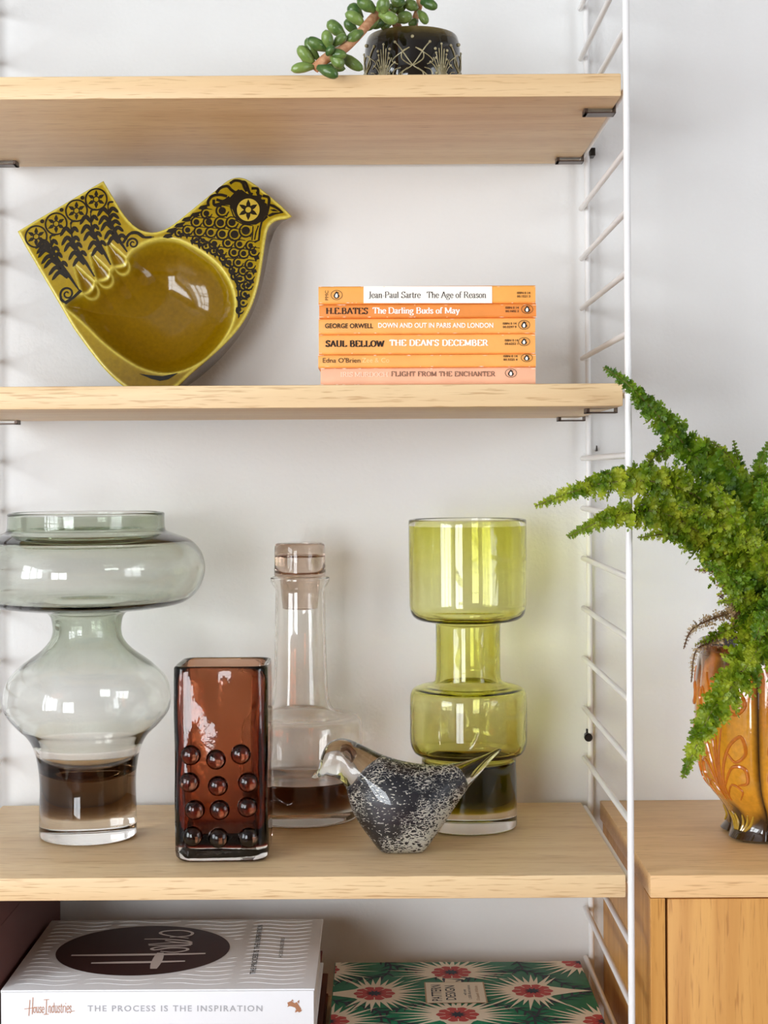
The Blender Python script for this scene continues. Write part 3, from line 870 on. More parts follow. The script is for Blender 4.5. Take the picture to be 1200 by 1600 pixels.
# ------------------------------------------------------------------ glass bird
def Q(x, y): return 460 + x / 3.529, 1140 + y / 3.529
yb_ = 1.418
kb = 3.529 * F / yb_
pb = P(*Q(595, 716), yb_ - 0.024)
root = thing('glass_bird', (P(*Q(595, 600), yb_).x, yb_, Z_BOT), 'glass bird paperweight with speckled black and white body and clear head and tail', 'ornament')
T = [(95, 300), (104, 286), (115, 276), (130, 262), (140, 222), (150, 180), (175, 130), (210, 102), (260, 90), (310, 98), (370, 125), (430, 155), (500, 185), (580, 210), (680, 230), (780, 237), (880, 228), (960, 212), (1040, 185), (1100, 158), (1130, 145), (1140, 152)]
Bt = [(95, 306), (110, 313), (130, 305), (150, 299), (180, 292), (210, 300), (240, 310), (270, 335), (290, 375), (300, 420), (320, 490), (360, 560), (410, 630), (460, 692), (500, 716), (600, 716), (690, 716), (730, 690), (790, 610), (850, 520), (910, 430), (960, 360), (1010, 300), (1060, 240), (1110, 185), (1140, 156)]
D = [(95, 5), (115, 16), (130, 22), (142, 42), (160, 62), (200, 84), (260, 98), (330, 112), (420, 145), (520, 168), (620, 172), (720, 155), (800, 125), (880, 92), (960, 62), (1040, 40), (1110, 20), (1140, 4)]
def itp(tab, x):
    return float(np.interp(x, [p[0] for p in tab], [p[1] for p in tab]))
def bird_loft(xs, top, bot, dep, inset=0.0, n=40):
    L = []
    for x in xs:
        zt_, zb_ = top(x) + inset, bot(x) - inset
        b = max(0.0, min(1.0, min((x - 430) / 60.0, (760 - x) / 60.0)))      # flat foot in the middle
        zc = zb_ + (zt_ - zb_) * 0.56
        ring_ = []
        for i in range(n):
            a = 2 * PI * i / n
            ca, sa = math.cos(a), math.sin(a)
            if sa >= 0:
                y = dep(x) * ca; z = zc + (zt_ - zc) * sa
            else:
                m = 2.0 + 1.6 * b
                z = zc - (zb_ - zc) * (-(abs(sa) ** (2 / m)))
                y = dep(x) * math.copysign(abs(ca) ** (2 / m), ca) * (1 - 0.42 * b * abs(sa) ** 1.5)
            px, py = Q(x, z)
            w_ = P(px, py, yb_)
            ring_.append((w_.x, yb_ + y / kb, w_.z))
        L.append(ring_)
    return L
tab = lambda t_: (lambda x: itp(t_, x))
Ts, Bs, Ds = crom(T, 4), crom(Bt, 4), crom(D, 4)
xs = [95, 99, 105, 112, 120, 128, 134, 140, 146, 152, 160, 170, 182, 196, 212, 230, 250, 270, 290, 310, 330] + list(range(350, 1100, 22)) + [1105, 1118, 1128, 1135, 1140]
bl = bird_loft(xs, tab(Ts), tab(Bs), tab(Ds))
zmin = min(p[2] for r_ in bl for p in r_)
dz = Z_BOT - zmin
sh = lambda L: [[(x, y, z + dz) for x, y, z in r_] for r_ in L]
loft(MB(), sh(bl)).build('clear_glass_body', glass('bird_clear_glass', 1.45), root, smooth=60, recalc=True)
CT = [(312, 372), (330, 340), (380, 275), (430, 236), (500, 220), (600, 232), (700, 250), (780, 256), (860, 258), (910, 268), (935, 300), (943, 335)]
CB = [(312, 400), (322, 450), (345, 520), (380, 580), (430, 650), (470, 690), (505, 706), (600, 707), (690, 706), (725, 682), (785, 602), (840, 520), (885, 455), (920, 398), (943, 345)]
cxs = [312, 314, 318, 324, 332, 345, 360] + list(range(380, 900, 20)) + [910, 920, 930, 937, 941, 943]
def cdep(x):
    e = min((x - 312) / 120.0, (943 - x) / 160.0)
    return 3 + itp(Ds, x) * 0.88 * math.sqrt(max(0.0, 1 - (1 - min(1.0, e)) ** 2))
m = bpy.data.materials.new('speckled_glass_core'); m.use_nodes = True
nt = m.node_tree; b = nt.nodes['Principled BSDF']
tc = nt.nodes.new('ShaderNodeTexCoord')
mp = nt.nodes.new('ShaderNodeMapping'); mp.inputs['Scale'].default_value = (118, 110, 245); mp.inputs['Rotation'].default_value = (0, 0.45, 0)
nt.links.new(tc.outputs['Object'], mp.inputs[0])
n1 = nt.nodes.new('ShaderNodeTexNoise'); n1.inputs['Scale'].default_value = 26; n1.inputs['Detail'].default_value = 2
nt.links.new(tc.outputs['Object'], n1.inputs['Vector'])
dn = nt.nodes.new('ShaderNodeTexNoise'); dn.inputs['Scale'].default_value = 1.2
nt.links.new(mp.outputs[0], dn.inputs['Vector'])
dm = nt.nodes.new('ShaderNodeVectorMath'); dm.operation = 'MULTIPLY_ADD'; dm.inputs[1].default_value = (1.5, 1.5, 1.5)
nt.links.new(dn.outputs['Color'], dm.inputs[0]); nt.links.new(mp.outputs[0], dm.inputs[2])
vo = nt.nodes.new('ShaderNodeTexVoronoi'); vo.feature = 'DISTANCE_TO_EDGE'; vo.inputs['Scale'].default_value = 1.6
nt.links.new(dm.outputs[0], vo.inputs['Vector'])
thr = nt.nodes.new('ShaderNodeMapRange'); thr.inputs[1].default_value = 0.29; thr.inputs[2].default_value = 0.70; thr.inputs[3].default_value = -0.045; thr.inputs[4].default_value = 0.24
sx = nt.nodes.new('ShaderNodeSeparateXYZ'); nt.links.new(tc.outputs['Object'], sx.inputs[0])
gx = nt.nodes.new('ShaderNodeMath'); gx.operation = 'MULTIPLY_ADD'; gx.inputs[1].default_value = 2.6
nt.links.new(sx.outputs['X'], gx.inputs[0]); nt.links.new(n1.outputs['Fac'], gx.inputs[2])
gz = nt.nodes.new('ShaderNodeMath'); gz.operation = 'MULTIPLY_ADD'; gz.inputs[1].default_value = -1.8
nt.links.new(sx.outputs['Z'], gz.inputs[0]); nt.links.new(gx.outputs[0], gz.inputs[2])
nt.links.new(gz.outputs[0], thr.inputs[0])
lt = nt.nodes.new('ShaderNodeMath'); lt.operation = 'LESS_THAN'
nt.links.new(vo.outputs['Distance'], lt.inputs[0]); nt.links.new(thr.outputs[0], lt.inputs[1])
mx = nt.nodes.new('ShaderNodeMix'); mx.data_type = 'RGBA'
mx.inputs[6].default_value = lin(9, 11, 28); mx.inputs[7].default_value = lin(226, 222, 208)
fk = nt.nodes.new('ShaderNodeTexNoise'); fk.inputs['Scale'].default_value = 2.6; fk.inputs['Detail'].default_value = 1.5
nt.links.new(mp.outputs[0], fk.inputs['Vector'])
gt = nt.nodes.new('ShaderNodeMath'); gt.operation = 'GREATER_THAN'; gt.inputs[1].default_value = 0.635
nt.links.new(fk.outputs['Fac'], gt.inputs[0])
bo = nt.nodes.new('ShaderNodeMath'); bo.operation = 'MAXIMUM'
nt.links.new(lt.outputs[0], bo.inputs[0]); nt.links.new(gt.outputs[0], bo.inputs[1])
nt.links.new(bo.outputs[0], mx.inputs[0]); nt.links.new(mx.outputs[2], b.inputs['Base Color'])
b.inputs['Roughness'].default_value = 0.35
loft(MB(), sh(bird_loft(cxs, tab(crom(CT, 4)), tab(crom(CB, 4)), cdep))).build('speckled_core', m, root, smooth=60, recalc=True)

# ------------------------------------------------------------------ bird dish
def dish():
    S = 2.5 * F / 1.578            # crop pixels per metre
    lean = math.radians(9)
    cosl = math.cos(lean + 0.11)
    base_crop = (590, 899)
    outl = [(392, 52), (404, 72), (422, 102), (440, 130), (458, 160), (480, 192), (505, 220), (535, 243), (565, 254), (595, 257), (630, 249), (665, 231), (710, 197), (760, 156), (810, 115), (850, 82), (885, 54), (920, 42), (955, 47), (1000, 74), (1050, 114), (1100, 157), (1140, 197),
            (1118, 206), (1085, 210), (1060, 224), (1045, 248), (1036, 290), (1028, 350), (1018, 420), (1003, 490), (978, 560), (938, 628), (884, 690), (818, 750), (758, 800), (704, 850), (652, 890), (600, 900), (542, 886), (476, 846),
            (418, 794), (370, 738), (325, 680), (285, 625), (245, 560), (205, 495), (165, 430), (125, 365), (90, 308), (58, 250), (130, 206), (220, 154), (310, 100)]
    ib, it = outl.index((1140, 197)), outl.index((58, 250))
    sm_ = crom(outl[:ib + 1], 3)[:-1] + crom(outl[ib:it + 1], 3)[:-1] + outl[it:]   # smooth between the corners of tail and beak
    outl = np.array(sm_, float)
    bowl = np.array(crom([(250, 542), (285, 508), (338, 488), (372, 448), (412, 432), (440, 392), (482, 378), (500, 342), (535, 312), (585, 290), (640, 282), (700, 291), (760, 320), (820, 360), (870, 410), (905, 470), (920, 540), (910, 610), (880, 670),
                          (840, 720), (790, 763), (725, 795), (660, 807), (600, 800), (540, 778), (470, 735), (400, 680), (340, 622), (290, 578)], 3, True), float)
    grooves = [((290, 392), (336, 462)), ((352, 346), (394, 416)), ((414, 300), (458, 366))]
    st = 4.0
    xs_ = np.arange(50, 1150, st); ys_ = np.arange(34, 910, st)
    GX, GY = np.meshgrid(xs_, ys_)
    pts = np.stack([GX.ravel(), GY.ravel()], 1)
    def sdist(poly, q):
        a = poly; b = np.roll(poly, -1, 0)
        best = np.full(len(q), 1e9); inside = np.zeros(len(q), bool); near = np.zeros((len(q), 2))
        for (ax, ay), (bx, by) in zip(a, b):
            ex, ey = bx - ax, by - ay
            t_ = np.clip(((q[:, 0] - ax) * ex + (q[:, 1] - ay) * ey) / (ex * ex + ey * ey), 0, 1)
            nx, ny = ax + t_ * ex, ay + t_ * ey
            d_ = np.hypot(q[:, 0] - nx, q[:, 1] - ny)
            mk = d_ < best
            best[mk] = d_[mk]; near[mk, 0] = nx[mk]; near[mk, 1] = ny[mk]
            cr = ((ay > q[:, 1]) != (by > q[:, 1]))
            with np.errstate(divide='ignore', invalid='ignore'):
                xi = (bx - ax) * (q[:, 1] - ay) / (by - ay) + ax
            inside ^= cr & (q[:, 0] < xi)
        return np.where(inside, -best, best), near
    so, near = sdist(outl, pts)
    keep = so < st * 0.72
    # snap the border vertices on to the outline
    snap = keep & (np.abs(so) < st * 0.72)
    pts[snap] = near[snap]
    so2 = np.where(snap, 0, -so)                 # distance inside the rim
    sb, _ = sdist(bowl, pts); sb = -sb           # distance inside the bowl
    mm = 1000.0 / S
    depth = np.zeros(len(pts))
    x_ = np.clip(sb * mm / 52.0, 0, 1)
    bd = 31.0 * np.sqrt(np.clip(1 - (1 - x_) ** 2, 0, 1)) ** 1.5            # bowl, in mm
    ed = np.clip(1 - sb * mm / 1.6, 0, 1)
    bowl_d = np.where(sb > 0, np.maximum(bd - 0.9 * (1 - ed) * 0, 0), 0)
    gd = np.zeros(len(pts)); gnear = np.full(len(pts), 99.0)
    for (p0, p1) in grooves:
        p0 = np.array(p0, float); p1 = np.array(p1, float); e = p1 - p0
        t_ = np.clip(((pts - p0) @ e) / (e @ e), 0, 1.25)
        cpt = p0 + t_[:, None] * e
        d_ = np.hypot(*(pts - cpt).T)
        R_ = 7 + 22 * np.clip(t_, 0, 1)
        q = np.clip(1 - (d_ / R_) ** 2, 0, 1)
        gd = np.maximum(gd, 5.0 * np.sqrt(q) * np.clip(t_ + 0.35, 0, 1))
        gnear = np.minimum(gnear, np.abs(d_ - R_) * mm)
    bev = np.clip(1 - so2 * mm / 2.2, 0, 1)
    rim = 1.3 * bev ** 2
    depth = np.maximum(np.maximum(bowl_d, gd), rim)
    # glaze colour: pale where it breaks over edges, deep olive where it pools
    ridge = np.exp(-(sb * mm / 1.5) ** 2) * 0.9
    ridge = np.maximum(ridge, np.exp(-((so2 * mm - 1.2) / 1.3) ** 2) * 0.95)
    ridge = np.maximum(ridge, np.exp(-(gnear / 0.9) ** 2) * 0.8)
    pool = np.clip(np.maximum(bowl_d / 16.0, gd / 5.0), 0, 1)
    facec, deepc, palec = np.array(lin(160, 134, 18)[:3]), np.array(lin(122, 92, 1)[:3]), np.array(lin(228, 216, 104)[:3])
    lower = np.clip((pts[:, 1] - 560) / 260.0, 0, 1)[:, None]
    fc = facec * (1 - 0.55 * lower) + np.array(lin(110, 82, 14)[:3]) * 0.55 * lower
    col = fc * (1 - pool[:, None]) + deepc * pool[:, None]
    col = col * (1 - ridge[:, None]) + palec * ridge[:, None]
    # mesh of the face
    idx = -np.ones(len(pts), int); kept = np.where(keep)[0]; idx[kept] = np.arange(len(kept))
    W = len(xs_); Hn = len(ys_)
    faces = []
    for j in range(Hn - 1):
        for i in range(W - 1):
            q = [j * W + i, (j + 1) * W + i, (j + 1) * W + i + 1, j * W + i + 1]
            qq = [idx[a] for a in q if idx[a] >= 0]
            if len(qq) >= 3:
                faces.append(tuple(int(a) for a in qq))
    V2 = pts[kept]; dp = depth[kept] / 1000.0; colk = col[kept]
    def loc(u, v, dd, shrink=1.0):
        x = (u - base_crop[0]) / S; h = (base_crop[1] - v) / S / cosl
        return (x, dd, h)
    verts = [loc(u, v, d_) for (u, v), d_ in zip(V2, dp)]
    bm = bmesh.new()
    lay = bm.verts.layers.float_color.new('glaze')
    bv = [bm.verts.new(p_) for p_ in verts]
    for f_ in faces:
        try: bm.faces.new([bv[i] for i in f_])
        except ValueError: pass
    loose = [v for v in bm.verts if not v.link_faces]
    for v, cc in zip(bv, colk):
        v[lay] = (cc[0], cc[1], cc[2], 1)
    bmesh.ops.delete(bm, geom=loose, context='VERTS')
    T_ = 0.044
    ring_e = [e for e in bm.edges if e.is_boundary]
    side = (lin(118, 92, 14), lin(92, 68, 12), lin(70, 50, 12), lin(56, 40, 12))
    mids = bm.verts
    cxm, czm = 0.0, 0.105
    for q, (dd, iters) in enumerate(((0.004, 0), (0.012, 60), (0.024, 200), (0.036, 300), (T_, 260))):
        r_ = bmesh.ops.extrude_edge_only(bm, edges=ring_e)
        nv = [g_ for g_ in r_['geom'] if isinstance(g_, bmesh.types.BMVert)]
        ring_e = [g_ for g_ in r_['geom'] if isinstance(g_, bmesh.types.BMEdge)]
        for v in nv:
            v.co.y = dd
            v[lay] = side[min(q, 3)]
        # walls draw in behind the sharp corners of beak and tail: smooth the ring, inward moves only
        nbr = {}
        for e_ in ring_e:
            a_, b_ = e_.verts
            nbr.setdefault(a_, []).append(b_); nbr.setdefault(b_, []).append(a_)
        order = [nv[0]]; prev_ = None
        while True:
            nx_ = [n_ for n_ in nbr[order[-1]] if n_ is not prev_]
            if not nx_ or nx_[0] is order[0]: break
            prev_ = order[-1]; order.append(nx_[0])
            if len(order) > len(nv) + 2: break
        A_ = np.array([(v.co.x, v.co.z) for v in order])
        area_ = 0.5 * np.sum(A_[:, 0] * np.roll(A_[:, 1], -1) - np.roll(A_[:, 0], -1) * A_[:, 1])
        sgn_ = 1.0 if area_ > 0 else -1.0
        for _ in range(iters):
            nxt, prv = np.roll(A_, -1, 0), np.roll(A_, 1, 0)
            lap = (nxt + prv) / 2 - A_
            tg = nxt - prv
            on = np.stack([tg[:, 1], -tg[:, 0]], 1) * sgn_
            inw = (lap * on).sum(1) < 0
            A_ = A_ + 0.9 * lap * inw[:, None]
        for v, (x__, z__) in zip(order, A_):
            v.co.x, v.co.z = x__, z__
    bmesh.ops.holes_fill(bm, edges=ring_e, sides=0)
    bmesh.ops.recalc_face_normals(bm, faces=bm.faces[:])
    rot = Matrix.Rotation(-lean, 4, 'X')
    bm.transform(rot)
    zmin_ = min(v.co.z for v in bm.verts); ymax = max(v.co.y for v in bm.verts)
    bq = P(590 / 2.5, 260 + 899 / 2.5, 1.578)
    tr = Vector((bq.x, WALL - 0.0015 - ymax, Z_MID - zmin_))
    bm.transform(Matrix.Translation(tr))
    org = Vector((bq.x, tr.y + 0.02, Z_MID))
    bm.transform(Matrix.Translation(-org))
    me = bpy.data.meshes.new('dish_body')
    bm.to_mesh(me); bm.free()
    print('DISH', tr, zmin_, bq)
    M_gl = attr_mat('olive_glaze', 'glaze', 0.08, 0.12, 0.4, bump=(45, 0.12))
    M_bp = mat('black_glaze_print', lin(22, 17, 8), 0.25, 0.4, coat=0.1, bump=(300, 0.03, 0.0003))
    me.materials.append(M_gl); 
    me.polygons.foreach_set('use_smooth', [True] * len(me.polygons))
    me.set_sharp_from_angle(angle=math.radians(55))
    root = thing('bird_dish', org, 'olive glazed bird-shaped dish with black folk pattern, leaning on the wall', 'dish')
    o = bpy.data.objects.new('dish_body', me); COL.objects.link(o); o.parent = root; ORG[o.name] = org
    # printed pattern, laid on the flat face
    pt = MB()
    M_all = Matrix.Translation(tr) @ rot
    lvl = [0.00030]
    def fn(x, y, dd=None):
        return tuple(M_all @ Vector(loc(x, y, -(dd if dd is not None else lvl[0]))))
    c2 = lambda x, y: fn(x / 2, y / 2)
    c3 = lambda x, y: fn(x * 0.5208 + 550, y * 0.5208)
    def em(polys, f_, mi=0, d_=0.0003):
        lvl[0] = d_
        emit(pt, polys, f_, mi)
    def rosette(x, y, r, f_, petals=6, rot0=0.0, ringw=13):
        em(ring(x, y, r, ringw, 36), f_)
        for k_ in range(petals):
            a = rot0 + 2 * PI * k_ / petals
            pet = []
            for rr_, ww in ((0.24, .0), (0.42, .17), (0.58, .15), (0.88, 0.0)):
                pet.append((rr_, ww))
            pl = [(x + r * rr_ * math.cos(a) - r * ww * math.sin(a), y + r * rr_ * math.sin(a) + r * ww * math.cos(a)) for rr_, ww in pet]
            pr_ = [(x + r * rr_ * math.cos(a) + r * ww * math.sin(a), y + r * rr_ * math.sin(a) - r * ww * math.cos(a)) for rr_, ww in reversed(pet[1:-1])]
            em([pl + pr_], f_)
        em(ring(x, y, r * 0.27, r * 0.1, 20), f_)
    for x, y in ((265, 545), (420, 445), (578, 342), (732, 253)):
        rosette(x, y, 84, c2, 6, 0.5)
    for x, y in ((310, 425), (460, 335), (623, 240)):
        em([disc(x, y, 16, 14)], c2)
    def crescent(x, y, ax, ay, bx, by, wd):
        q = crom([(x, y), (ax, ay), (bx, by)], 5)
        n_ = len(q)
        em(stroke(q, [wd * (0.55 + 1.1 * math.sin(PI * (0.12 + 0.80 * i / (n_ - 1)))) if i < n_ - 1 else 1.0 for i in range(n_)]), c2)
    plumes = [([(375, 560), (395, 640), (450, 740), (530, 850), (612, 965)], 26, 1.0, 0.75), ([(535, 450), (552, 560), (600, 660), (668, 760), (732, 862)], 24, 0.72, 0.75),
              ([(690, 360), (702, 470), (752, 580), (808, 680), (858, 770)], 24, 0.72, 0.75), ([(825, 300), (840, 400), (880, 500), (930, 590), (985, 670)], 26, 0.72, 1.05)]
    for pl, wd, kl, kr in plumes:
        q = crom(pl, 6)
        em(stroke(q, [7 + (wd * 0.95 - 7) * min(1, 2.2 * i / len(q)) * (1 if i < len(q) - 6 else max(0.15, (len(q) - i) / 7)) for i in range(len(q))]), c2)
        nb = 7 if kl > 0.9 else 5
        for i in range(nb):
            j = int((0.12 + 0.72 * i / nb) * (len(q) - 1))
            x, y = q[j]
            gl, gr = 118 * kl, 78 * kr
            crescent(x + 6, y + 40, x - 0.50 * gl, y - 6, x - gl, y + 58, 20)
        nb = 5 if kr > 1 else 4
        for i in range(nb):
            j = int((0.10 + (0.62 if kr < 1 else 0.66) * i / nb) * (len(q) - 1))
            x, y = q[j]
            crescent(x - 2, y + 44, x + 0.40 * gr, y - 8, x + gr, y + 26, 19)
        em(stroke(crom([(q[0][0], q[0][1]), (q[0][0] + 10, q[0][1] - 22), (q[0][0] + 46, q[0][1] - 26)], 4), [16] * 8 + [2]), c2)
    for (x, y, r0, flip) in ((522, 996, 56, 1), (1030, 604, 48, 1)):
        sp_ = [(x + (r0 * (1 - 0.82 * t_ / 40)) * math.cos(2.6 + flip * t_ / 40 * 3.6 * PI / 1.2), y + (r0 * (1 - 0.82 * t_ / 40)) * math.sin(2.6 + flip * t_ / 40 * 3.6 * PI / 1.2)) for t_ in range(41)]
        em(stroke(sp_, [18 - 8 * t_ / 40 for t_ in range(41)]), c2)
    em(stroke(crom([(950, 600), (1000, 530), (1060, 520), (1120, 555), (1195, 552)], 6), [20] * 8 + [26] * 10 + [18] * 5 + [6] * 2), c2)
    em(stroke(crom([(470, 1000), (478, 1040), (520, 1062), (570, 1030)], 6), [10, 12, 14, 16, 18, 20, 22, 22, 22, 20, 18, 16, 14, 12, 10, 8, 6, 5, 4]), c2)
    em([[(490, 1060), (560, 1020), (620, 960), (640, 975), (580, 1030), (515, 1078)]], c2)
    # head
    em([[(648, 250), (690, 205), (720, 180), (752, 176), (790, 205), (830, 218), (868, 222), (905, 262), (944, 285), (946, 352), (915, 405), (858, 436), (768, 438), (716, 402), (684, 330), (660, 292), (560, 292), (530, 286), (620, 262)]], c3)
    em([disc(803, 330, 86, 36)], c3, 1, 0.0005)
    for k_ in range(6):
        a = 2 * PI * k_ / 6 + PI / 2
        pl = [(803 + r_ * math.cos(a + da), 330 + r_ * math.sin(a + da)) for r_, da in ((34, -.5), (52, -.28), (80, 0), (52, .28), (34, .5))]
        em([pl], c3, 0, 0.0007)
    em(ring(803, 330, 28, 13, 22), c3, 0, 0.0007)
    for q in ([(500, 300), (498, 262), (530, 222), (590, 214), (640, 226)], [(558, 200), (590, 162), (640, 148), (672, 176), (706, 196), (735, 180)],
              [(662, 128), (700, 106), (752, 116), (772, 158), (790, 190)], [(742, 118), (780, 122), (812, 200), (836, 212)], [(826, 166), (872, 170), (878, 214), (905, 232)],
              [(868, 190), (895, 255), (930, 262)], [(912, 222), (956, 238), (958, 290), (940, 372)], [(560, 250), (612, 262), (660, 232)], [(540, 250), (545, 290), (600, 300)]):
        em(stroke(crom(q, 6), 21), c3)
    em(stroke([(700, 405), (770, 442), (862, 438), (925, 400), (952, 350)], 8), c3)
    em(stroke([(664, 300), (690, 372), (722, 412)], 9), c3)
    em([[(960, 282), (1000, 292), (1040, 320), (1072, 352), (1030, 358), (1044, 346), (1004, 318), (972, 306)], [(948, 372), (985, 352), (1040, 350), (1070, 354), (1010, 366), (965, 384)], [(966, 328), (1000, 326), (1036, 344), (990, 342)]], c3)
    em(stroke([(948, 380), (905, 420), (892, 480), (884, 560), (850, 575)], 15), c3)
    em(stroke([(880, 450), (862, 500), (852, 556)], 9), c3)
    em(stroke([(840, 455), (836, 520), (832, 560)], 9), c3)
    dots = [(605, 335, 28), (485, 355, 22), (410, 420, 22), (505, 420, 25), (592, 427, 27), (680, 425, 27), (345, 480, 20), (433, 492, 22), (520, 500, 22), (607, 512, 26), (700, 515, 30), (785, 487, 31), (412, 552, 14), (463, 560, 17), (548, 585, 22), (650, 580, 20), (740, 590, 20), (822, 600, 18),
            (600, 645, 20), (697, 652, 20), (770, 660, 20), (848, 648, 20), (660, 728, 20), (730, 728, 19), (820, 745, 21), (695, 785, 15), (768, 790, 19), (748, 850, 16), (815, 830, 18), (772, 905, 15), (805, 900, 17), (782, 965, 15), (770, 1030, 12), (280, 500, 13), (485, 605, 10), (545, 640, 10), (615, 692, 11), (705, 830, 10), (745, 1085, 9)]
    for x, y, r in dots:
        em([disc(x, y, r, 18)], c3)
        R_ = r + 17
        arc = [(x + R_ * math.cos(a), y + R_ * math.sin(a)) for a in [PI * (0.28 + 0.105 * i) for i in range(12)]]
        em(stroke(arc + [(x + R_ * 1.15, y - R_ * 0.75)], [9, 12, 14, 15, 15, 15, 15, 14, 13, 12, 11, 9, 5]), c3)
        em([[(x + R_ * 0.5, y + R_ * .85), (x + R_ * 1.05, y + R_ * 0.1), (x + R_ * 1.2, y + R_ * 0.15), (x + R_ * 0.75, y + R_ * 1.1)]], c3)
    for x, y in ((470, 290), (410, 345), (345, 380), (290, 425), (230, 465), (205, 505)):
        em([[(x - 48, y + 30), (x - 30, y + 8), (x + 40, y - 8), (x + 18, y + 18), (x + 30, y + 30), (x - 10, y + 38)]], c3)
    for x, y in ((300, 520), (345, 525), (385, 570), (440, 600), (500, 640), (560, 670), (620, 735), (680, 800), (715, 860), (735, 930), (735, 1000), (735, 1080), (800, 985), (830, 880), (850, 800), (868, 700)):
        em([[(x - 22, y - 14), (x + 14, y - 22), (x + 22, y + 2), (x + 2, y + 8), (x - 4, y + 26), (x - 14, y + 6)]], c3)
    em([[(205, 520), (420, 524), (560, 600), (690, 760), (735, 900), (745, 1130), (732, 1150), (725, 930), (680, 775), (545, 612), (415, 536)]], c3)
    # small leaf under the bowl
    em([[(548, 808), (590, 814), (640, 818), (700, 806), (662, 830), (630, 836), (596, 828)]], fn, 0, 0.0006)
    pt.build('printed_pattern', [M_bp, M_gl_face(lin(196, 170, 60))], root)
    return root
def M_gl_face(c_):
    return mat('yellow_glaze', c_, 0.12, 0.6, coat=0.6, bump=(300, 0.03, 0.0003))
dish()

# ------------------------------------------------------------------ dark pot with succulent
yp = 1.422
cpot = Vector((P(644.5, 100, yp).x, yp, Z_TOP + 0.0003))
root = thing('potted_succulent', cpot, 'trailing jade-green succulent in a black relief-patterned pot on the top shelf', 'plant')
R0, HP = 0.0424, 0.0535
prof = [(0, 0.0), (R0 * 0.9, 0.0), (R0 * 0.975, 0.0012), (R0, 0.005), (R0 * 1.004, 0.02), (R0, 0.040), (R0 * 0.985, 0.047), (R0 * 0.955, 0.0518), (R0 * 0.93, HP), (R0 * 0.89, 0.0525), (R0 * 0.87, 0.048), (R0 * 0.86, 0.03), (R0 * 0.84, 0.006), (0, 0.005)]
pot = MB().lathe(prof, cpot, 96)
gl_c = []
def on_pot(a, z, lift=0.0004):
    """a: angle from the camera side, to the right."""
    return (cpot.x + (R0 * 1.004 + lift) * math.sin(a), cpot.y - (R0 * 1.004 + lift) * math.cos(a), cpot.z + z)
rel = MB()
def line(pts, r=0.0006):
    rel.tube([on_pot(a, z) for a, z in crom(pts, 5)], r, 6)
def knob(a, z, r=0.00135):
    bm = bmesh.new(); bmesh.ops.create_icosphere(bm, subdivisions=2, radius=r)
    rel.bm(bm, 0, Matrix.Translation(on_pot(a, z, 0.0002)))
for rep in range(5):
    A = -0.02 + rep * 2 * PI / 5
    for sx in (-1, 1):
        line([(A + sx * 0.50, 0.002), (A + sx * 0.24, 0.0125), (A, 0.022 - 0.003), (A - sx * 0.25, 0.034), (A - sx * 0.36, 0.0395)])
        line([(A + sx * 0.06, 0.034), (A + sx * 0.20, 0.031), (A + sx * 0.22, 0.025), (A + sx * 0.10, 0.0205), (A, 0.0185)])
        line([(A + sx * 0.10, 0.033), (A + sx * 0.34, 0.027), (A + sx * 0.42, 0.023), (A + sx * 0.30, 0.020)], 0.0005)
        line([(A + sx * 0.07, 0.002), (A + sx * 0.20, 0.006), (A + sx * 0.21, 0.0125), (A + sx * 0.10, 0.0165)])
        line([(A + sx * 0.28, 0.003), (A + sx * 0.40, 0.0085), (A + sx * 0.38, 0.015), (A + sx * 0.24, 0.017)], 0.0005)
        for a_, z_ in ((0.36, 0.0395), (0.48, 0.034), (0.50, 0.026), (0.56, 0.0195), (0.50, 0.013), (0.50, 0.006)):
            knob(A + sx * a_, z_)
    knob(A, 0.0435, 0.0016)
    B_ = A + PI / 5
    for k_ in range(9):
        t_ = (k_ - 4) / 4.0
        line([(B_, 0.006), (B_ + 0.13 * t_ * 1.2, 0.018 + 0.004 * (1 - abs(t_))), (B_ + 0.26 * t_, 0.030 + 0.009 * (1 - abs(t_)) - 0.008 * abs(t_))], 0.0005)
        if k_ % 2 == 0:
            knob(B_ + 0.26 * t_, 0.030 + 0.009 * (1 - abs(t_)) - 0.008 * abs(t_), 0.0011)
    for k_ in range(4):
        line([(B_ - 0.03, 0.006), (B_ - 0.34 + 0.1 * k_, 0.002 + 0.004 * k_)], 0.0005)
        line([(B_ + 0.03, 0.006), (B_ + 0.34 - 0.1 * k_, 0.002 + 0.004 * k_)], 0.0005)
po = pot.build('pot', attr_mat('black_brown_glaze', 'glaze', 0.05, 0.2, 0.5, bump=(70, 0.06)), root, smooth=40, recalc=True)
ca = po.data.color_attributes.new('glaze', 'FLOAT_COLOR', 'POINT')
for i, v in enumerate(po.data.vertices):
    z = v.co.z
    t_ = max(0.0, min(1.0, (z - 0.044) / 0.009))
    a_, b_ = np.array(lin(24, 19, 14)[:3]), np.array(lin(112, 96, 50)[:3])
    cc = a_ * (1 - t_ ** 1.5) + b_ * t_ ** 1.5
    ca.data[i].color = (cc[0], cc[1], cc[2], 1)
rel.build('relief_pattern', mat('relief_glaze', lin(186, 176, 140), 0.15, 0.6, coat=0.3, vary=(lin(140, 128, 92), 160), bump=(300, 0.05, 0.0003)), po, smooth=60)
M_soil = mat('soil', lin(58, 42, 32), 0.95, 0.1, vary=(lin(90, 68, 50), 200), bump=(220, 0.9, 0.004))
MB().lathe([(0, 0.043), (0.02, 0.0435), (R0 * 0.868, 0.042), (R0 * 0.868, 0.030), (0, 0.030)], cpot, 48).build('soil', M_soil, root, smooth=60, recalc=True)
M_stem = mat('succulent_stem', lin(216, 168, 130), 0.8, 0.2, vary=(lin(190, 130, 92), 180), bump=(260, 0.5, 0.001))
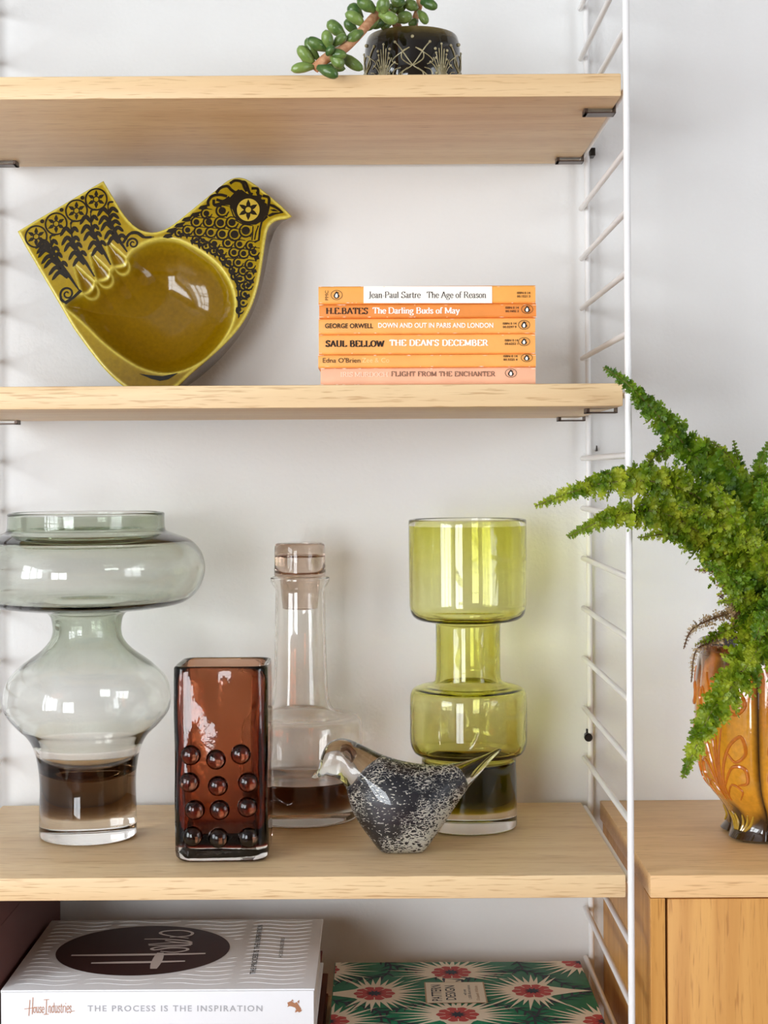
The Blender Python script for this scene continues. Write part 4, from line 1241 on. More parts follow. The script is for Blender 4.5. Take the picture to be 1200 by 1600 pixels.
def G(x, y): return 440 + x / 4.0, y / 4.0
def stemline(pts, r0, r1):
    pp = crom([tuple(P(*G(x, y), Y)) for x, y, Y in pts], 6)
    MB().tube(pp, [r0 + (r1 - r0) * i / (len(pp) - 1) * (1 + 0.0) for i in range(len(pp))], 10).build('stem', M_stem, root, smooth=60)
stemline([(760, 250, 1.425), (700, 120, 1.40), (640, 70, 1.378), (575, 110, 1.362), (500, 195, 1.345), (395, 300, 1.336), (290, 355, 1.331), (205, 430, 1.329)], 0.0038, 0.0042)
stemline([(830, 240, 1.42), (835, 120, 1.405), (862, 30, 1.40), (850, -60, 1.40), (880, -140, 1.40)], 0.003, 0.0024)
stemline([(640, 70, 1.378), (625, -10, 1.37), (600, -90, 1.37)], 0.003, 0.0024)
m = bpy.data.materials.new('succulent_leaf'); m.use_nodes = True
nt = m.node_tree; b = nt.nodes['Principled BSDF']
tc = nt.nodes.new('ShaderNodeTexCoord')
n1 = nt.nodes.new('ShaderNodeTexNoise'); n1.inputs['Scale'].default_value = 120; n1.inputs['Detail'].default_value = 3
nt.links.new(tc.outputs['Object'], n1.inputs['Vector'])
oi = nt.nodes.new('ShaderNodeObjectInfo')
ad = nt.nodes.new('ShaderNodeMath'); ad.operation = 'MULTIPLY_ADD'; ad.inputs[1].default_value = 0.45
nt.links.new(oi.outputs['Random'], ad.inputs[0]); nt.links.new(n1.outputs['Fac'], ad.inputs[2])
rp = nt.nodes.new('ShaderNodeValToRGB')
rp.color_ramp.elements[0].position = 0.40; rp.color_ramp.elements[0].color = lin(58, 92, 42)
rp.color_ramp.elements[1].position = 0.95; rp.color_ramp.elements[1].color = lin(128, 152, 78)
nt.links.new(ad.outputs[0], rp.inputs['Fac']); nt.links.new(rp.outputs['Color'], b.inputs['Base Color'])
b.inputs['Roughness'].default_value = 0.28
b.inputs['Subsurface Weight'].default_value = 0.15; b.inputs['Subsurface Radius'].default_value = (0.002, 0.004, 0.001)
wv = nt.nodes.new('ShaderNodeTexVoronoi'); wv.inputs['Scale'].default_value = 420
nt.links.new(tc.outputs['Object'], wv.inputs['Vector'])
bp = nt.nodes.new('ShaderNodeBump'); bp.inputs['Strength'].default_value = 0.35; bp.inputs['Distance'].default_value = 0.0006
nt.links.new(wv.outputs['Distance'], bp.inputs['Height']); nt.links.new(bp.outputs['Normal'], b.inputs['Normal'])
M_leaf = m
lfs = [  # root x,y -> tip x,y (close-up pixels), width, depth
 (200, 420, 58, 440, 52, 1.323), (200, 395, 108, 285, 60, 1.330), (230, 370, 158, 235, 50, 1.334), (285, 310, 160, 240, 58, 1.325), (300, 300, 275, 185, 58, 1.322), (395, 235, 285, 135, 62, 1.346),
 (320, 290, 408, 222, 46, 1.330), (300, 330, 408, 345, 52, 1.322), (285, 345, 330, 288, 40, 1.318), (310, 335, 372, 430, 62, 1.326), (225, 420, 352, 482, 58, 1.316), (385, 345, 510, 436, 56, 1.347), (260, 400, 330, 300, 52, 1.336),
 (250, 415, 400, 430, 40, 1.347), (190, 400, 120, 350, 40, 1.342), (505, 200, 405, 268, 54, 1.336), (510, 160, 395, 85, 58, 1.350), (500, 120, 425, 25, 66, 1.372), (470, 200, 400, 120, 52, 1.372), (585, 70, 470, 0, 62, 1.352),
 (600, 70, 655, -10, 58, 1.350), (640, 85, 635, -25, 60, 1.346), (610, 85, 722, 138, 62, 1.350), (600, 120, 520, 190, 48, 1.372), (640, 130, 560, 170, 50, 1.38), (720, 130, 818, 100, 60, 1.372), (700, 90, 690, 20, 56, 1.385), (740, 90, 745, -10, 70, 1.392), (690, -5, 770, 25, 62, 1.375),
 (845, 55, 765, 18, 54, 1.388), (870, 10, 972, 52, 52, 1.385), (855, 70, 905, 152, 44, 1.390), (850, 130, 800, 160, 40, 1.395), (680, 150, 620, 175, 40, 1.392), (850, -50, 790, -110, 54, 1.395), (865, -60, 940, -100, 54, 1.395), (610, -60, 540, -100, 58, 1.37), (615, -50, 690, -90, 58, 1.365)]
for x0, y0, x1, y1, wd, Y in lfs:
    a, b_ = P(*G(x0, y0), Y + 0.004), P(*G(x1, y1), Y)
    ax = b_ - a; Ln = ax.length; ax.normalize()
    pp, rr_ = [], []
    n_ = 12
    hw = wd / 4.0 / (F / Y) / 2 * 1.06
    bend = Vector((random.uniform(-1, 1), random.uniform(-1, 0.3), random.uniform(-.5, 1))) * Ln * 0.08
    for i in range(n_ + 1):
        t_ = i / n_
        pp.append(a + ax * Ln * t_ + bend * math.sin(PI * t_))
        rr_.append(max(0.0002, hw * 1.22 * min(1.0, 0.45 + 1.5 * t_) * math.sqrt(max(0, 1 - max(0, (t_ - 0.55) / 0.45) ** 2)) if t_ < 1 else 0.0002))
    MB().tube(pp, rr_, 14).build('leaf', M_leaf, root, smooth=180)

# ------------------------------------------------------------------ fern in amber pot
yf = 1.487
cf = Vector((P(1222, 1200, yf).x, yf, ZC))
fern = thing('potted_fern', cf, 'bushy green fern in an amber brown glazed pot on the oak cabinet', 'plant')
s_ = F / yf
HF = (1332 - 1034) / s_ * 1.01
tabp = [(0.00, 84), (0.012, 92), (0.05, 86), (0.10, 84), (0.17, 95), (0.23, 110), (0.30, 122), (0.40, 129), (0.52, 132), (0.66, 133), (0.80, 132), (0.90, 128), (0.95, 126), (0.985, 130), (1.0, 130)]
tabp_s = crom(tabp, 4)
def pot_r(a, zf):
    """Radius of the lobed pot; a measured from the camera side to the right."""
    base = float(np.interp(zf, [p_[0] for p_ in tabp_s], [p_[1] for p_ in tabp_s])) / s_
    k_ = 6
    ph = (a - math.radians(-30)) * k_ / (2 * PI)
    fr = abs((ph + 0.5) % 1.0 - 0.5)              # 0 at the seam, 0.5 mid lobe
    seam = math.exp(-(fr / 0.035) ** 2)
    fade = min(1.0, max(0.0, (0.93 - zf) / 0.08))
    lobe = 0.05 * math.sin(PI * fr) ** 1.0 - 0.028
    rimw = 0.015 * math.cos(a * 6 + 1.2) * max(0, (zf - 0.9) / 0.1)
    foot = 0.06 * math.cos(6 * (a - math.radians(-30))) * max(0, (0.10 - zf) / 0.10)
    return base * (1 + lobe * fade + rimw - foot) - 0.0026 * seam * fade, seam * fade
def on_fern(a, zf, lift=0.0):
    r_, _ = pot_r(a, zf)
    r_ += lift
    return (cf.x + r_ * math.sin(a), cf.y - r_ * math.cos(a), cf.z + zf * HF)
nseg, nz = 192, 64
pm = MB(); cols = []
vs, fs = [], []
cA, cO, cD, cR = [np.array(lin(*q)[:3]) for q in ((206, 142, 34), (200, 112, 34), (52, 32, 14), (140, 72, 30))]
def pot_col(a, zf, seam):
    n_ = mnoise.noise(Vector((math.sin(a) * 5, math.cos(a) * 5, zf * 7))) * 0.12
    z_ = zf + n_
    if z_ < 0.24: t_ = max(0, (z_ - 0.10) / 0.14); c_ = cD * (1 - t_) + cA * t_
    elif z_ < 0.62: c_ = cA
    elif z_ < 0.84: t_ = (z_ - 0.62) / 0.22; c_ = cA * (1 - t_) + cO * t_
    elif z_ < 0.94: t_ = (z_ - 0.84) / 0.10; c_ = cO * (1 - t_) + cD * t_
    else: c_ = cD * 0.6 + cR * 0.4
    return c_ * (1 - seam) + cD * seam
for j in range(nz + 1):
    zf = j / nz
    for i in range(nseg):
        a = 2 * PI * i / nseg
        r_, sm = pot_r(a, zf)
        vs.append((cf.x + r_ * math.sin(a), cf.y - r_ * math.cos(a), cf.z + zf * HF)); cols.append(pot_col(a, zf, sm))
inner = [(1.004, 0.985), (0.998, 0.962), (0.96, 0.935), (0.85, 0.925), (0.62, 0.92)]
for zf, kk in inner:
    for i in range(nseg):
        a = 2 * PI * i / nseg
        r_, sm = pot_r(a, 1.0)
        vs.append((cf.x + r_ * kk * math.sin(a), cf.y - r_ * kk * math.cos(a), cf.z + zf * HF)); cols.append(cD if zf < 1.0 else cR)
nr = nz + 1 + len(inner)
for j in range(nr - 1):
    for i in range(nseg):
        a_, b_ = j * nseg + i, j * nseg + (i + 1) % nseg
        fs.append((a_, b_, b_ + nseg, a_ + nseg))
fs.append(tuple(range(nseg - 1, -1, -1)))
fs.append(tuple((nr - 1) * nseg + i for i in range(nseg)))
pm.add(vs, fs, 0)
nbase = len(pm.v)
def scroll(pts, r=0.0016):
    q = crom(pts, 6)
    pm.tube([on_fern(math.radians(a), z, 0.0002) for a, z in q], [r * (0.55 + 0.6 * math.sin(PI * i / (len(q) - 1))) for i in range(len(q))], 7)
for lobe in range(6):
    A = -60 + 60 * lobe
    for sx in (-1, 1):
        scroll([(A + sx * 3, 0.22), (A + sx * 4, 0.36), (A + sx * 10, 0.50), (A + sx * 19, 0.56), (A + sx * 22, 0.48), (A + sx * 15, 0.43), (A + sx * 9, 0.47)])
        scroll([(A + sx * 4, 0.30), (A + sx * 12, 0.40), (A + sx * 21, 0.40), (A + sx * 22, 0.33), (A + sx * 15, 0.31)])
        scroll([(A + sx * 3, 0.24), (A + sx * 10, 0.31), (A + sx * 17, 0.28), (A + sx * 13, 0.23)], 0.0009)
        scroll([(A + sx * 2, 0.60), (A + sx * 8, 0.68), (A + sx * 16, 0.67), (A + sx * 22, 0.72), (A + sx * 18, 0.78), (A + sx * 12, 0.74)])
        scroll([(A + sx * 2, 0.62), (A + sx * 6, 0.76), (A + sx * 12, 0.86)], 0.0011)
        scroll([(A + sx * 1, 0.25), (A + sx * 2, 0.45), (A + sx * 5, 0.60)], 0.0009)
    scroll([(A, 0.22), (A, 0.5), (A, 0.8)], 0.0008)
ncol = len(pm.v) - nbase
cols += [None] * ncol
nb2 = len(pm.v)
for lobe in range(6):
    A = -60 + 60 * lobe
    for da in (-14, -9, -4, 4, 9, 14):
        q = crom([(A + da * 0.5, 0.055), (A + da * 0.85, 0.085), (A + da * 1.25, 0.14)], 5)
        pm.tube([on_fern(math.radians(a), z, 0.0002) for a, z in q], [0.0010, 0.0011, 0.0012, 0.0013, 0.0014, 0.0014, 0.0014, 0.0013, 0.0012, 0.001, 0.0006], 7)
po = pm.build('pot', attr_mat('amber_glaze', 'glaze', 0.10, 0.7, 0.6, bump=(150, 0.25)), fern, smooth=45)
ca = po.data.color_attributes.new('glaze', 'FLOAT_COLOR', 'POINT')
cS, cF = np.array(lin(188, 106, 28)[:3]), np.array(lin(176, 140, 44)[:3])
for i in range(len(po.data.vertices)):
    if i < nbase: c_ = cols[i]
    elif i < nb2: c_ = cS
    else: c_ = cF
    ca.data[i].color = (c_[0], c_[1], c_[2], 1)
rs = pot_r(0, 1.0)[0] * 0.90
MB().lathe([(0, HF * 0.80), (rs * 0.5, HF * 0.805), (rs, HF * 0.79), (rs, HF * 0.76), (0, HF * 0.76)], cf, 48)
MB().lathe([(0, HF * 0.905), (rs * 0.5, HF * 0.91), (rs * 0.93, HF * 0.90), (rs * 0.93, HF * 0.87), (0, HF * 0.87)], cf, 48).build('soil', M_soil, fern, smooth=60, recalc=True)

def leafmat(name, c1, c2, c3, trans=0.35):
    m = bpy.data.materials.new(name); m.use_nodes = True
    nt = m.node_tree; nt.nodes.clear()
    out = nt.nodes.new('ShaderNodeOutputMaterial')
    tc = nt.nodes.new('ShaderNodeTexCoord')
    n1 = nt.nodes.new('ShaderNodeTexNoise'); n1.inputs['Scale'].default_value = 70; n1.inputs['Detail'].default_value = 4
    nt.links.new(tc.outputs['Object'], n1.inputs['Vector'])
    rp = nt.nodes.new('ShaderNodeValToRGB')
    rp.color_ramp.elements[0].position = 0.34; rp.color_ramp.elements[0].color = c1
    rp.color_ramp.elements[1].position = 0.66; rp.color_ramp.elements[1].color = c3
    e = rp.color_ramp.elements.new(0.5); e.color = c2
    nt.links.new(n1.outputs['Fac'], rp.inputs['Fac'])
    b = nt.nodes.new('ShaderNodeBsdfPrincipled'); b.inputs['Roughness'].default_value = 0.45
    nt.links.new(rp.outputs['Color'], b.inputs['Base Color'])
    tr = nt.nodes.new('ShaderNodeBsdfTranslucent'); nt.links.new(rp.outputs['Color'], tr.inputs['Color'])
    mx = nt.nodes.new('ShaderNodeMixShader'); mx.inputs[0].default_value = trans
    nt.links.new(b.outputs[0], mx.inputs[1]); nt.links.new(tr.outputs[0], mx.inputs[2]); nt.links.new(mx.outputs[0], out.inputs['Surface'])
    return m
M_fern = leafmat('fern_leaf', lin(92, 128, 12), lin(142, 166, 26), lin(196, 206, 60))
M_fern_d = leafmat('fern_leaf_deep', lin(66, 104, 14), lin(104, 142, 24), lin(150, 178, 42))
M_rachis = mat('fern_stalk', lin(122, 128, 58), 0.6, 0.3, vary=(lin(96, 84, 40), 80))
M_dry = leafmat('dried_leaf', lin(112, 82, 56), lin(160, 130, 92), lin(196, 172, 126), 0.15)
M_drystalk = mat('dried_stalk', lin(84, 56, 38), 0.8, 0.2, vary=(lin(120, 88, 60), 80))

def frond(pts, width, leafm, stalkm=None, density=1.0, taper_base=0.25, seed=0, name='frond', lobes=8, flat=None):
    """pts: (px, py, Y) from base to tip; width: total blade width in photo pixels."""
    rr = random.Random(seed)
    cv = [Vector(q) for q in crom([tuple(P(x, y, Y)) for x, y, Y in pts], 14)]
    L = [0.0]
    for i in range(1, len(cv)): L.append(L[-1] + (cv[i] - cv[i - 1]).length)
    tot = L[-1]
    def at(s):
        i = min(len(L) - 2, max(0, int(np.searchsorted(L, s) - 1)))
        f = (s - L[i]) / (L[i + 1] - L[i] + 1e-9)
        return cv[i].lerp(cv[i + 1], f), (cv[i + 1] - cv[i]).normalized()
    half = width * (1.26 if lobes > 3 else 1.0) / 1780.0 / 2
    mb = MB()
    mb.tube(cv[::3] + ([cv[-1]] if (len(cv) - 1) % 3 else []), [0.0011 * (1 - 0.75 * i / (len(cv[::3]))) + 0.0002 for i in range(len(cv[::3]) + (1 if (len(cv) - 1) % 3 else 0))], 6, 1)
    view = Vector((0, -1, 0))
    step = 0.0043 / density
    s = tot * 0.16
    while s < tot - 0.0005:
        p0, t = at(s)
        u = s / tot
        env = (min(1, (u - 0.10) / taper_base) ** 0.6 if u > 0.10 else 0.1) * (1 - max(0, (u - 0.30) / 0.70) ** 1.7) * 0.90 + 0.10
        sidev = t.cross(view)
        if sidev.length < 0.2: sidev = t.cross(Vector((0, 0, 1)))
        sidev.normalize()
        nrm = sidev.cross(t).normalized()
        for sg in (-1, 1):
            ln = half * env * rr.uniform(0.85, 1.2)
            ang = rr.uniform(-0.5, 0.5) + (0.35 if flat is None else flat)
            lift = rr.uniform(-0.35, 0.35)
            d = (sidev * sg * math.cos(lift) + nrm * math.sin(lift) + t * ang).normalized()
            side = d.cross(nrm)
            if side.length < 1e-3: side = d.orthogonal()
            side = (side.normalized() + nrm * rr.uniform(-.7, .7)).normalized()
            nn = side.cross(d).normalized()
            # a ruffled pinna: pairs of small toothed lobes along its own axis
            droop = rr.uniform(-0.25, 0.05)
            if lobes > 3:
                bw = nn.cross(d).normalized() * ln * 0.085
                q5 = [p0 + d * ln * z_ + Vector((0, 0, 1)) * ln * droop * z_ * z_ for z_ in (0, .35, .7, 1.0)]
                mb.add([q5[0] - bw * .6, q5[0] + bw * .6, q5[1] - bw, q5[1] + bw, q5[2] - bw * .8, q5[2] + bw * .8, q5[3]], [(0, 1, 3, 2), (2, 3, 5, 4), (4, 5, 6)], 0)
            for q in range(lobes + 1):
                w_ = q / lobes
                base = p0 + d * ln * w_ + Vector((0, 0, 1)) * ln * droop * w_ * w_
                lw = (ln * 0.20 + 0.0022 * min(1.0, ln / 0.009)) * 1.2 if lobes > 3 else ln * 0.62; lw *= (1 - 0.50 * w_) * rr.uniform(0.75, 1.25)
                for s2 in ((-1, 1) if q < lobes else (0,)):
                    if s2 == 0:
                        dd = d
                    else:
                        dd = (side * s2 + d * rr.uniform(0.2, 0.9) + nn * rr.uniform(-0.75, 0.75)).normalized()
                    sd = (dd.cross(nn) + nn * rr.uniform(-0.6, 0.6)).normalized()
                    wv_ = lw * rr.uniform(0.40, 0.56)
                    curl = nn * lw * rr.uniform(-0.35, 0.35)
                    b0 = base - d * ln * 0.04
                    pr_ = ((.22, .80), (.38, .42), (.55, .95), (.68, .40), (.84, .58))
                    lf = [b0 + dd * lw * a_ + sd * wv_ * h_ + curl * a_ * a_ for a_, h_ in pr_]
                    rt_ = [b0 + dd * lw * a_ - sd * wv_ * h_ + curl * a_ * a_ for a_, h_ in pr_]
                    mid = [b0 + dd * lw * .38 + curl * .05, b0 + dd * lw * .68 + curl * .3]
                    vsx = [b0] + lf + [b0 + dd * lw + curl] + rt_ + mid
                    mb.add(vsx, [(0, 1, 2, 12), (2, 3, 4, 13, 12), (4, 5, 6, 13), (0, 12, 8, 7), (12, 13, 10, 9, 8), (13, 6, 11, 10)], 0)
        s += step * (0.55 + 0.75 * env)
    return mb.build(name, [leafm, stalkm or M_rachis], fern, smooth=180)

B0 = (1214, 1030, 1.487)
fl = [  # the big arching fronds, read off the photograph
 ([B0, (1205, 900, 1.462), (1150, 790, 1.41), (1085, 712, 1.365), (1020, 640, 1.322), (975, 595, 1.305), (942, 574, 1.30)], 66, 1, 1.1),
 ([B0, (1190, 880, 1.43), (1110, 790, 1.375), (1030, 754, 1.325), (950, 754, 1.295), (890, 770, 1.285), (836, 791, 1.28)], 66, 0, 1.1),
 ([B0, (1180, 920, 1.42), (1110, 845, 1.37), (1030, 800, 1.33), (960, 806, 1.302), (925, 820, 1.295), (887, 839, 1.29)], 66, 0, 1.1),
 ([(1214, 1030, 1.492), (1150, 850, 1.485), (1070, 765, 1.475), (1000, 736, 1.465), (950, 740, 1.455), (890, 764, 1.45)], 36, 1, 1.0),
 ([B0, (1190, 850, 1.45), (1130, 730, 1.43), (1075, 695, 1.41), (1030, 708, 1.39), (1008, 735, 1.375), (995, 765, 1.37)], 48, 0, 1.0),
 ([B0, (1200, 960, 1.43), (1190, 985, 1.40), (1150, 1062, 1.362), (1112, 1112, 1.352), (1088, 1165, 1.35), (1066, 1217, 1.352)], 66, 0, 1.1),
 ([B0, (1180, 930, 1.43), (1120, 862, 1.39), (1060, 835, 1.35), (996, 840, 1.318)], 44, 0, 1.0),
 ([B0, (1190, 900, 1.46), (1165, 800, 1.45), (1158, 740, 1.44), (1146, 688, 1.435)], 46, 1, 1.0),
 ([B0, (1190, 880, 1.45), (1170, 780, 1.43), (1140, 715, 1.42), (1112, 690, 1.415)], 50, 0, 1.0),
 ([B0, (1205, 890, 1.46), (1195, 800, 1.45), (1185, 740, 1.44), (1200, 690, 1.44)], 60, 1, 1.0),
 ([B0, (1190, 930, 1.41), (1160, 860, 1.36), (1110, 810, 1.33), (1060, 790, 1.31)], 70, 0, 1.0),
 ([B0, (1185, 920, 1.44), (1140, 850, 1.42), (1090, 800, 1.41), (1050, 770, 1.40)], 70, 1, 1.0),
 ([B0, (1200, 930, 1.42), (1180, 870, 1.37), (1150, 820, 1.34), (1120, 760, 1.33)], 76, 0, 1.0),
 ([B0, (1210, 920, 1.42), (1205, 850, 1.38), (1195, 800, 1.35), (1190, 750, 1.34)], 80, 1, 1.0),
 ([B0, (1195, 960, 1.42), (1170, 930, 1.38), (1140, 900, 1.36), (1100, 880, 1.35)], 66, 1, 1.0),
 ([B0, (1205, 990, 1.42), (1190, 960, 1.37), (1165, 935, 1.345), (1120, 942, 1.33)], 50, 0, 1.0),
 ([B0, (1195, 975, 1.46), (1160, 975, 1.44), (1120, 992, 1.43), (1086, 1008, 1.425)], 34, 0, 1.0),
 ([B0, (1210, 960, 1.40), (1195, 980, 1.36), (1180, 1020, 1.345), (1160, 1050, 1.34)], 64, 0, 1.0),
 ([B0, (1215, 940, 1.40), (1210, 930, 1.35), (1195, 960, 1.325), (1180, 1000, 1.32)], 74, 1, 1.0),
 ([B0, (1225, 960, 1.40), (1225, 985, 1.36), (1215, 1040, 1.34), (1205, 1085, 1.34)], 70, 0, 1.0),
 ([B0, (1230, 860, 1.46), (1250, 760, 1.44), (1275, 690, 1.42), (1310, 650, 1.40)], 66, 1, 1.0),
 ([B0, (1235, 900, 1.46), (1275, 820, 1.44), (1330, 780, 1.42), (1390, 800, 1.40)], 66, 0, 1.0),
 ([B0, (1240, 930, 1.44), (1290, 880, 1.40), (1350, 880, 1.37), (1410, 930, 1.35)], 66, 0, 1.0),
 ([B0, (1245, 960, 1.44), (1300, 960, 1.40), (1345, 1020, 1.37), (1375, 1100, 1.36)], 66, 1, 1.0),
 ([B0, (1220, 870, 1.47), (1222, 770, 1.48), (1235, 690, 1.49), (1262, 620, 1.50)], 60, 1, 1.0),
 ([B0, (1212, 900, 1.45), (1208, 830, 1.43), (1215, 760, 1.42), (1235, 720, 1.41)], 72, 0, 1.0),
 ([B0, (1208, 960, 1.42), (1200, 900, 1.38), (1190, 870, 1.36), (1170, 830, 1.35)], 80, 0, 1.0),
]
for i, (pts, wd, dark, dens) in enumerate(fl):
    frond(pts, wd, M_fern_d if dark else M_fern, None, dens, seed=100 + i)
dry = [
 ([B0, (1190, 950, 1.47), (1150, 955, 1.46), (1110, 968, 1.45), (1080, 985, 1.445), (1068, 1014, 1.445)], 34),
 ([B0, (1200, 930, 1.47), (1150, 905, 1.45), (1115, 893, 1.44), (1085, 890, 1.44)], 46),
 ([B0, (1190, 940, 1.46), (1150, 925, 1.43), (1128, 905, 1.42), (1112, 884, 1.41)], 54),
 ([B0, (1190, 990, 1.46), (1165, 965, 1.44), (1142, 945, 1.42), (1122, 930, 1.41)], 50),
 ([B0, (1180, 1002, 1.45), (1140, 990, 1.44), (1105, 1005, 1.43), (1086, 1020, 1.42), (1080, 1066, 1.42)], 30)]
for i, (pts, wd) in enumerate(dry):
    o = frond(pts, wd, M_dry, M_drystalk, 1.0, seed=300 + i, name='dried_frond', lobes=3, taper_base=0.5)
    o['label'] = 'dried brown frond'

# ------------------------------------------------------------------ books on the lowest shelf
M_wcover = mat('white_cover', lin(236, 236, 238), 0.5, 0.35, bump=(420, 0.10, 0.0006))
M_grey_ink = mat('silver_grey_ink', lin(172, 172, 176), 0.4, 0.4, bump=(900, 0.02, 0.0002))
M_copper = mat('copper_foil', lin(190, 138, 104), 0.32, 0.5, metal=0.6, bump=(900, 0.03, 0.0002))
M_maroon = mat('dark_maroon_ink', lin(58, 26, 26), 0.5, 0.3, bump=(900, 0.03, 0.0002))
M_darkink = mat('charcoal_ink', lin(46, 42, 44), 0.5, 0.3, bump=(900, 0.03, 0.0002))

def hardback(name, x0, x1, y0, y1, z0, z1, label, covm, pagem, extra=None, mats=(), group=None):
    """Lying hardback, spine to the camera."""
    root = thing(name, ((x0 + x1) / 2, (y0 + y1) / 2, z0), label, 'book', group)
    bt = 0.0026
    cv = MB()
    cv.box(x0, x1, y0 + 0.0015, y1, z1 - bt, z1, 0, 0.0007)
    cv.box(x0, x1, y0 + 0.0015, y1, z0, z0 + bt, 0, 0.0007)
    cv.box(x0 + 0.0006, x1 - 0.0006, y0, y0 + bt, z0 + 0.0004, z1 - 0.0012, 0, 0.0009)
    if extra: extra(cv)
    cv.build('cover', [covm] + list(mats), root, smooth=35)
    MB().box(x0 + 0.003, x1 - 0.003, y0 + bt + 0.0002, y1 - 0.003, z0 + bt + 0.0001, z1 - bt - 0.0001).build('pages', pagem, root)
    return root

ZH = Z0 - 0.4395
hy0 = 1.360
hx0, hx1 = P(0, 1546, hy0).x, P(491.5, 1546, hy0).x
hy1 = 1.574
ZR, ZBn = Z0 - 0.4850, Z0 - 0.5090
def house(cv):
    top = ZH + 0.0003
    fz = lambda lay: (lambda x, y: (lambda q: (q.x, q.y, top + 0.00015 * lay))(at_z(x, y, ZH)))
    # embossed wave ridges in rows
    cols_ = [(hx0 + 0.008, hx0 + 0.062), (hx0 + 0.068, hx0 + 0.128), (hx0 + 0.134, hx0 + 0.194), (hx0 + 0.200, hx1 - 0.010)]
    ecx, ecy = at_z(224, 1484, ZH).x, at_z(224, 1484, ZH).y
    for (xa, xb) in cols_:
        for r_ in range(17):
            yy = hy0 + 0.016 + r_ * 0.0118
            pts_ = []
            for i in range(15):
                t_ = i / 14
                pts_.append((xa + (xb - xa) * t_, yy + 0.0032 * math.sin(2 * PI * t_ + 0.4) + 0.0022 * t_, ZH - 0.0002))
            run, runs = [], []
            for q in pts_:
                if math.hypot((q[0] - ecx) / 0.083, (q[1] - ecy) / 0.081) > 1: run.append(q)
                else:
                    if len(run) > 2: runs.append(run)
                    run = []
            if len(run) > 2: runs.append(run)
            for rn in runs:
                cv.tube(rn, [0.0003] + [0.0006] * (len(rn) - 2) + [0.0003], 6, 0)
    el = disc(ecx, ecy, 0.0795, 72, 0.0765)
    cv.poly([(x, y, top) for x, y in el], 1)
    # hand lettering: tall H bars and linked letters
    c5 = lambda x, y: fz(2)(60 + x / 2.727, 1420 + y / 2.727)
    def st(pts_, wd, sm=True):
        pw = [c5(x, y) for x, y in (crom(pts_, 6) if sm else pts_)]
        n_ = len(pw)
        ws = wd if hasattr(wd, '__len__') else [wd * (0.5 + 0.6 * math.sin(PI * (0.1 + 0.8 * i / (n_ - 1)))) for i in range(n_)]
        for q in stroke([(p_[0], p_[1]) for p_ in pw], ws):
            INK[0] = (INK[0] + 1) % 24; cv.poly([(x, y, top + 0.0003 + INK[0] * 5e-6) for x, y in q], 2)
    st([(140, 201), (300, 200), (450, 198), (600, 196), (712, 193)], 0.0052)
    st([(225, 234), (350, 232), (480, 230), (625, 226)], 0.0052)
    st([(490, 258), (500, 236), (512, 210), (520, 190)], 0.0085)
    st([(520, 184), (575, 188), (630, 180), (628, 171), (560, 170), (498, 178), (484, 172), (520, 165), (600, 163), (650, 158)], 0.0030)
    st([(470, 158), (560, 158), (640, 156), (640, 150), (560, 148), (468, 154)], 0.0030)
    st([(452, 132), (540, 132), (630, 140), (648, 148), (600, 146), (540, 138)], 0.0030)
    st([(560, 124), (640, 118), (655, 104), (610, 95), (540, 98), (520, 108), (560, 118), (640, 128)], 0.0030)
    # title reading up the right of the cover
    def up_text(polys, xa, ya, xb, yb_, wpx, mi):
        """text from pixel (xa,ya) up to (xb,yb_); wpx = cap height in pixels towards the left."""
        a, b_ = at_z(xa, ya, ZH), at_z(xb, yb_, ZH)
        d = (b_ - a); ln = d.length; d.normalize()
        upv = Vector((-d.y, d.x, 0))
        hgt = wpx / (F / a.y)
        pp = fit(polys, 0, ln, 0, hgt)
        for q in pp:
            cv.poly([tuple(a + d * x + upv * y + Vector((0, 0, 0.0006))) for x, y in q], mi)
    up_text(sans('THE PROCESS IS THE INSPIRATION', 0.01), 399, 1523, 411, 1446, 9, 3)
    up_text(sans('HOUSE INDUSTRIES', 0.0), 441, 1497, 445, 1466, 6, 3)
    # spine
    sf = lambda x, y: (P(x, y, hy0).x, hy0 - 0.0003, P(x, y, hy0).z)
    X_ = lambda u: u / 2.3077
    Y_ = lambda v: 1380 + v / 2.3077
    emit(cv, fit(sans('THE PROCESS IS THE INSPIRATION', 0.012, 1.25), X_(316), X_(946), Y_(462), Y_(440)), sf, 4)
    sp = []
    sp += stroke([(X_(104), Y_(478)), (X_(108), Y_(420))], 1.1) + stroke([(X_(116), Y_(472)), (X_(119), Y_(411))], 1.1) + stroke([(X_(88), Y_(453)), (X_(132), Y_(448))], 1.0)
    sp += stroke([(X_(166), Y_(472)), (X_(168), Y_(420))], 1.1) + stroke([(X_(158), Y_(420)), (X_(178), Y_(419))], 1.0) + stroke([(X_(158), Y_(473)), (X_(176), Y_(472))], 1.0)
    emit(cv, sp, sf, 5)
    emit(cv, fit(serif('ouse', .10, .08, 0, 0.0, 0.1), X_(120), X_(160), Y_(468), Y_(444)), sf, 5)
    emit(cv, fit(serif('ndustries', .10, .08, 0, 0.0, 0.1), X_(174), X_(258), Y_(468), Y_(430)), sf, 5)
    emit(cv, stroke([(X_(256), Y_(462)), (X_(270), Y_(460))], 0.9), sf, 5)
    e = lambda x, y: (X_(x), Y_(y))
    for q in ([(1036, 430), (1050, 424), (1062, 432), (1070, 428), (1078, 440), (1086, 452), (1080, 466), (1070, 460), (1064, 448), (1052, 444), (1040, 442)],
              [(1050, 424), (1054, 418), (1060, 426)], [(1072, 426), (1080, 420), (1078, 434)], [(1040, 438), (1036, 446), (1046, 442)], [(1074, 456), (1090, 456), (1084, 464)], [(1066, 456), (1064, 466), (1074, 462)]):
        emit(cv, [[e(*p_) for p_ in q]], sf, 5)
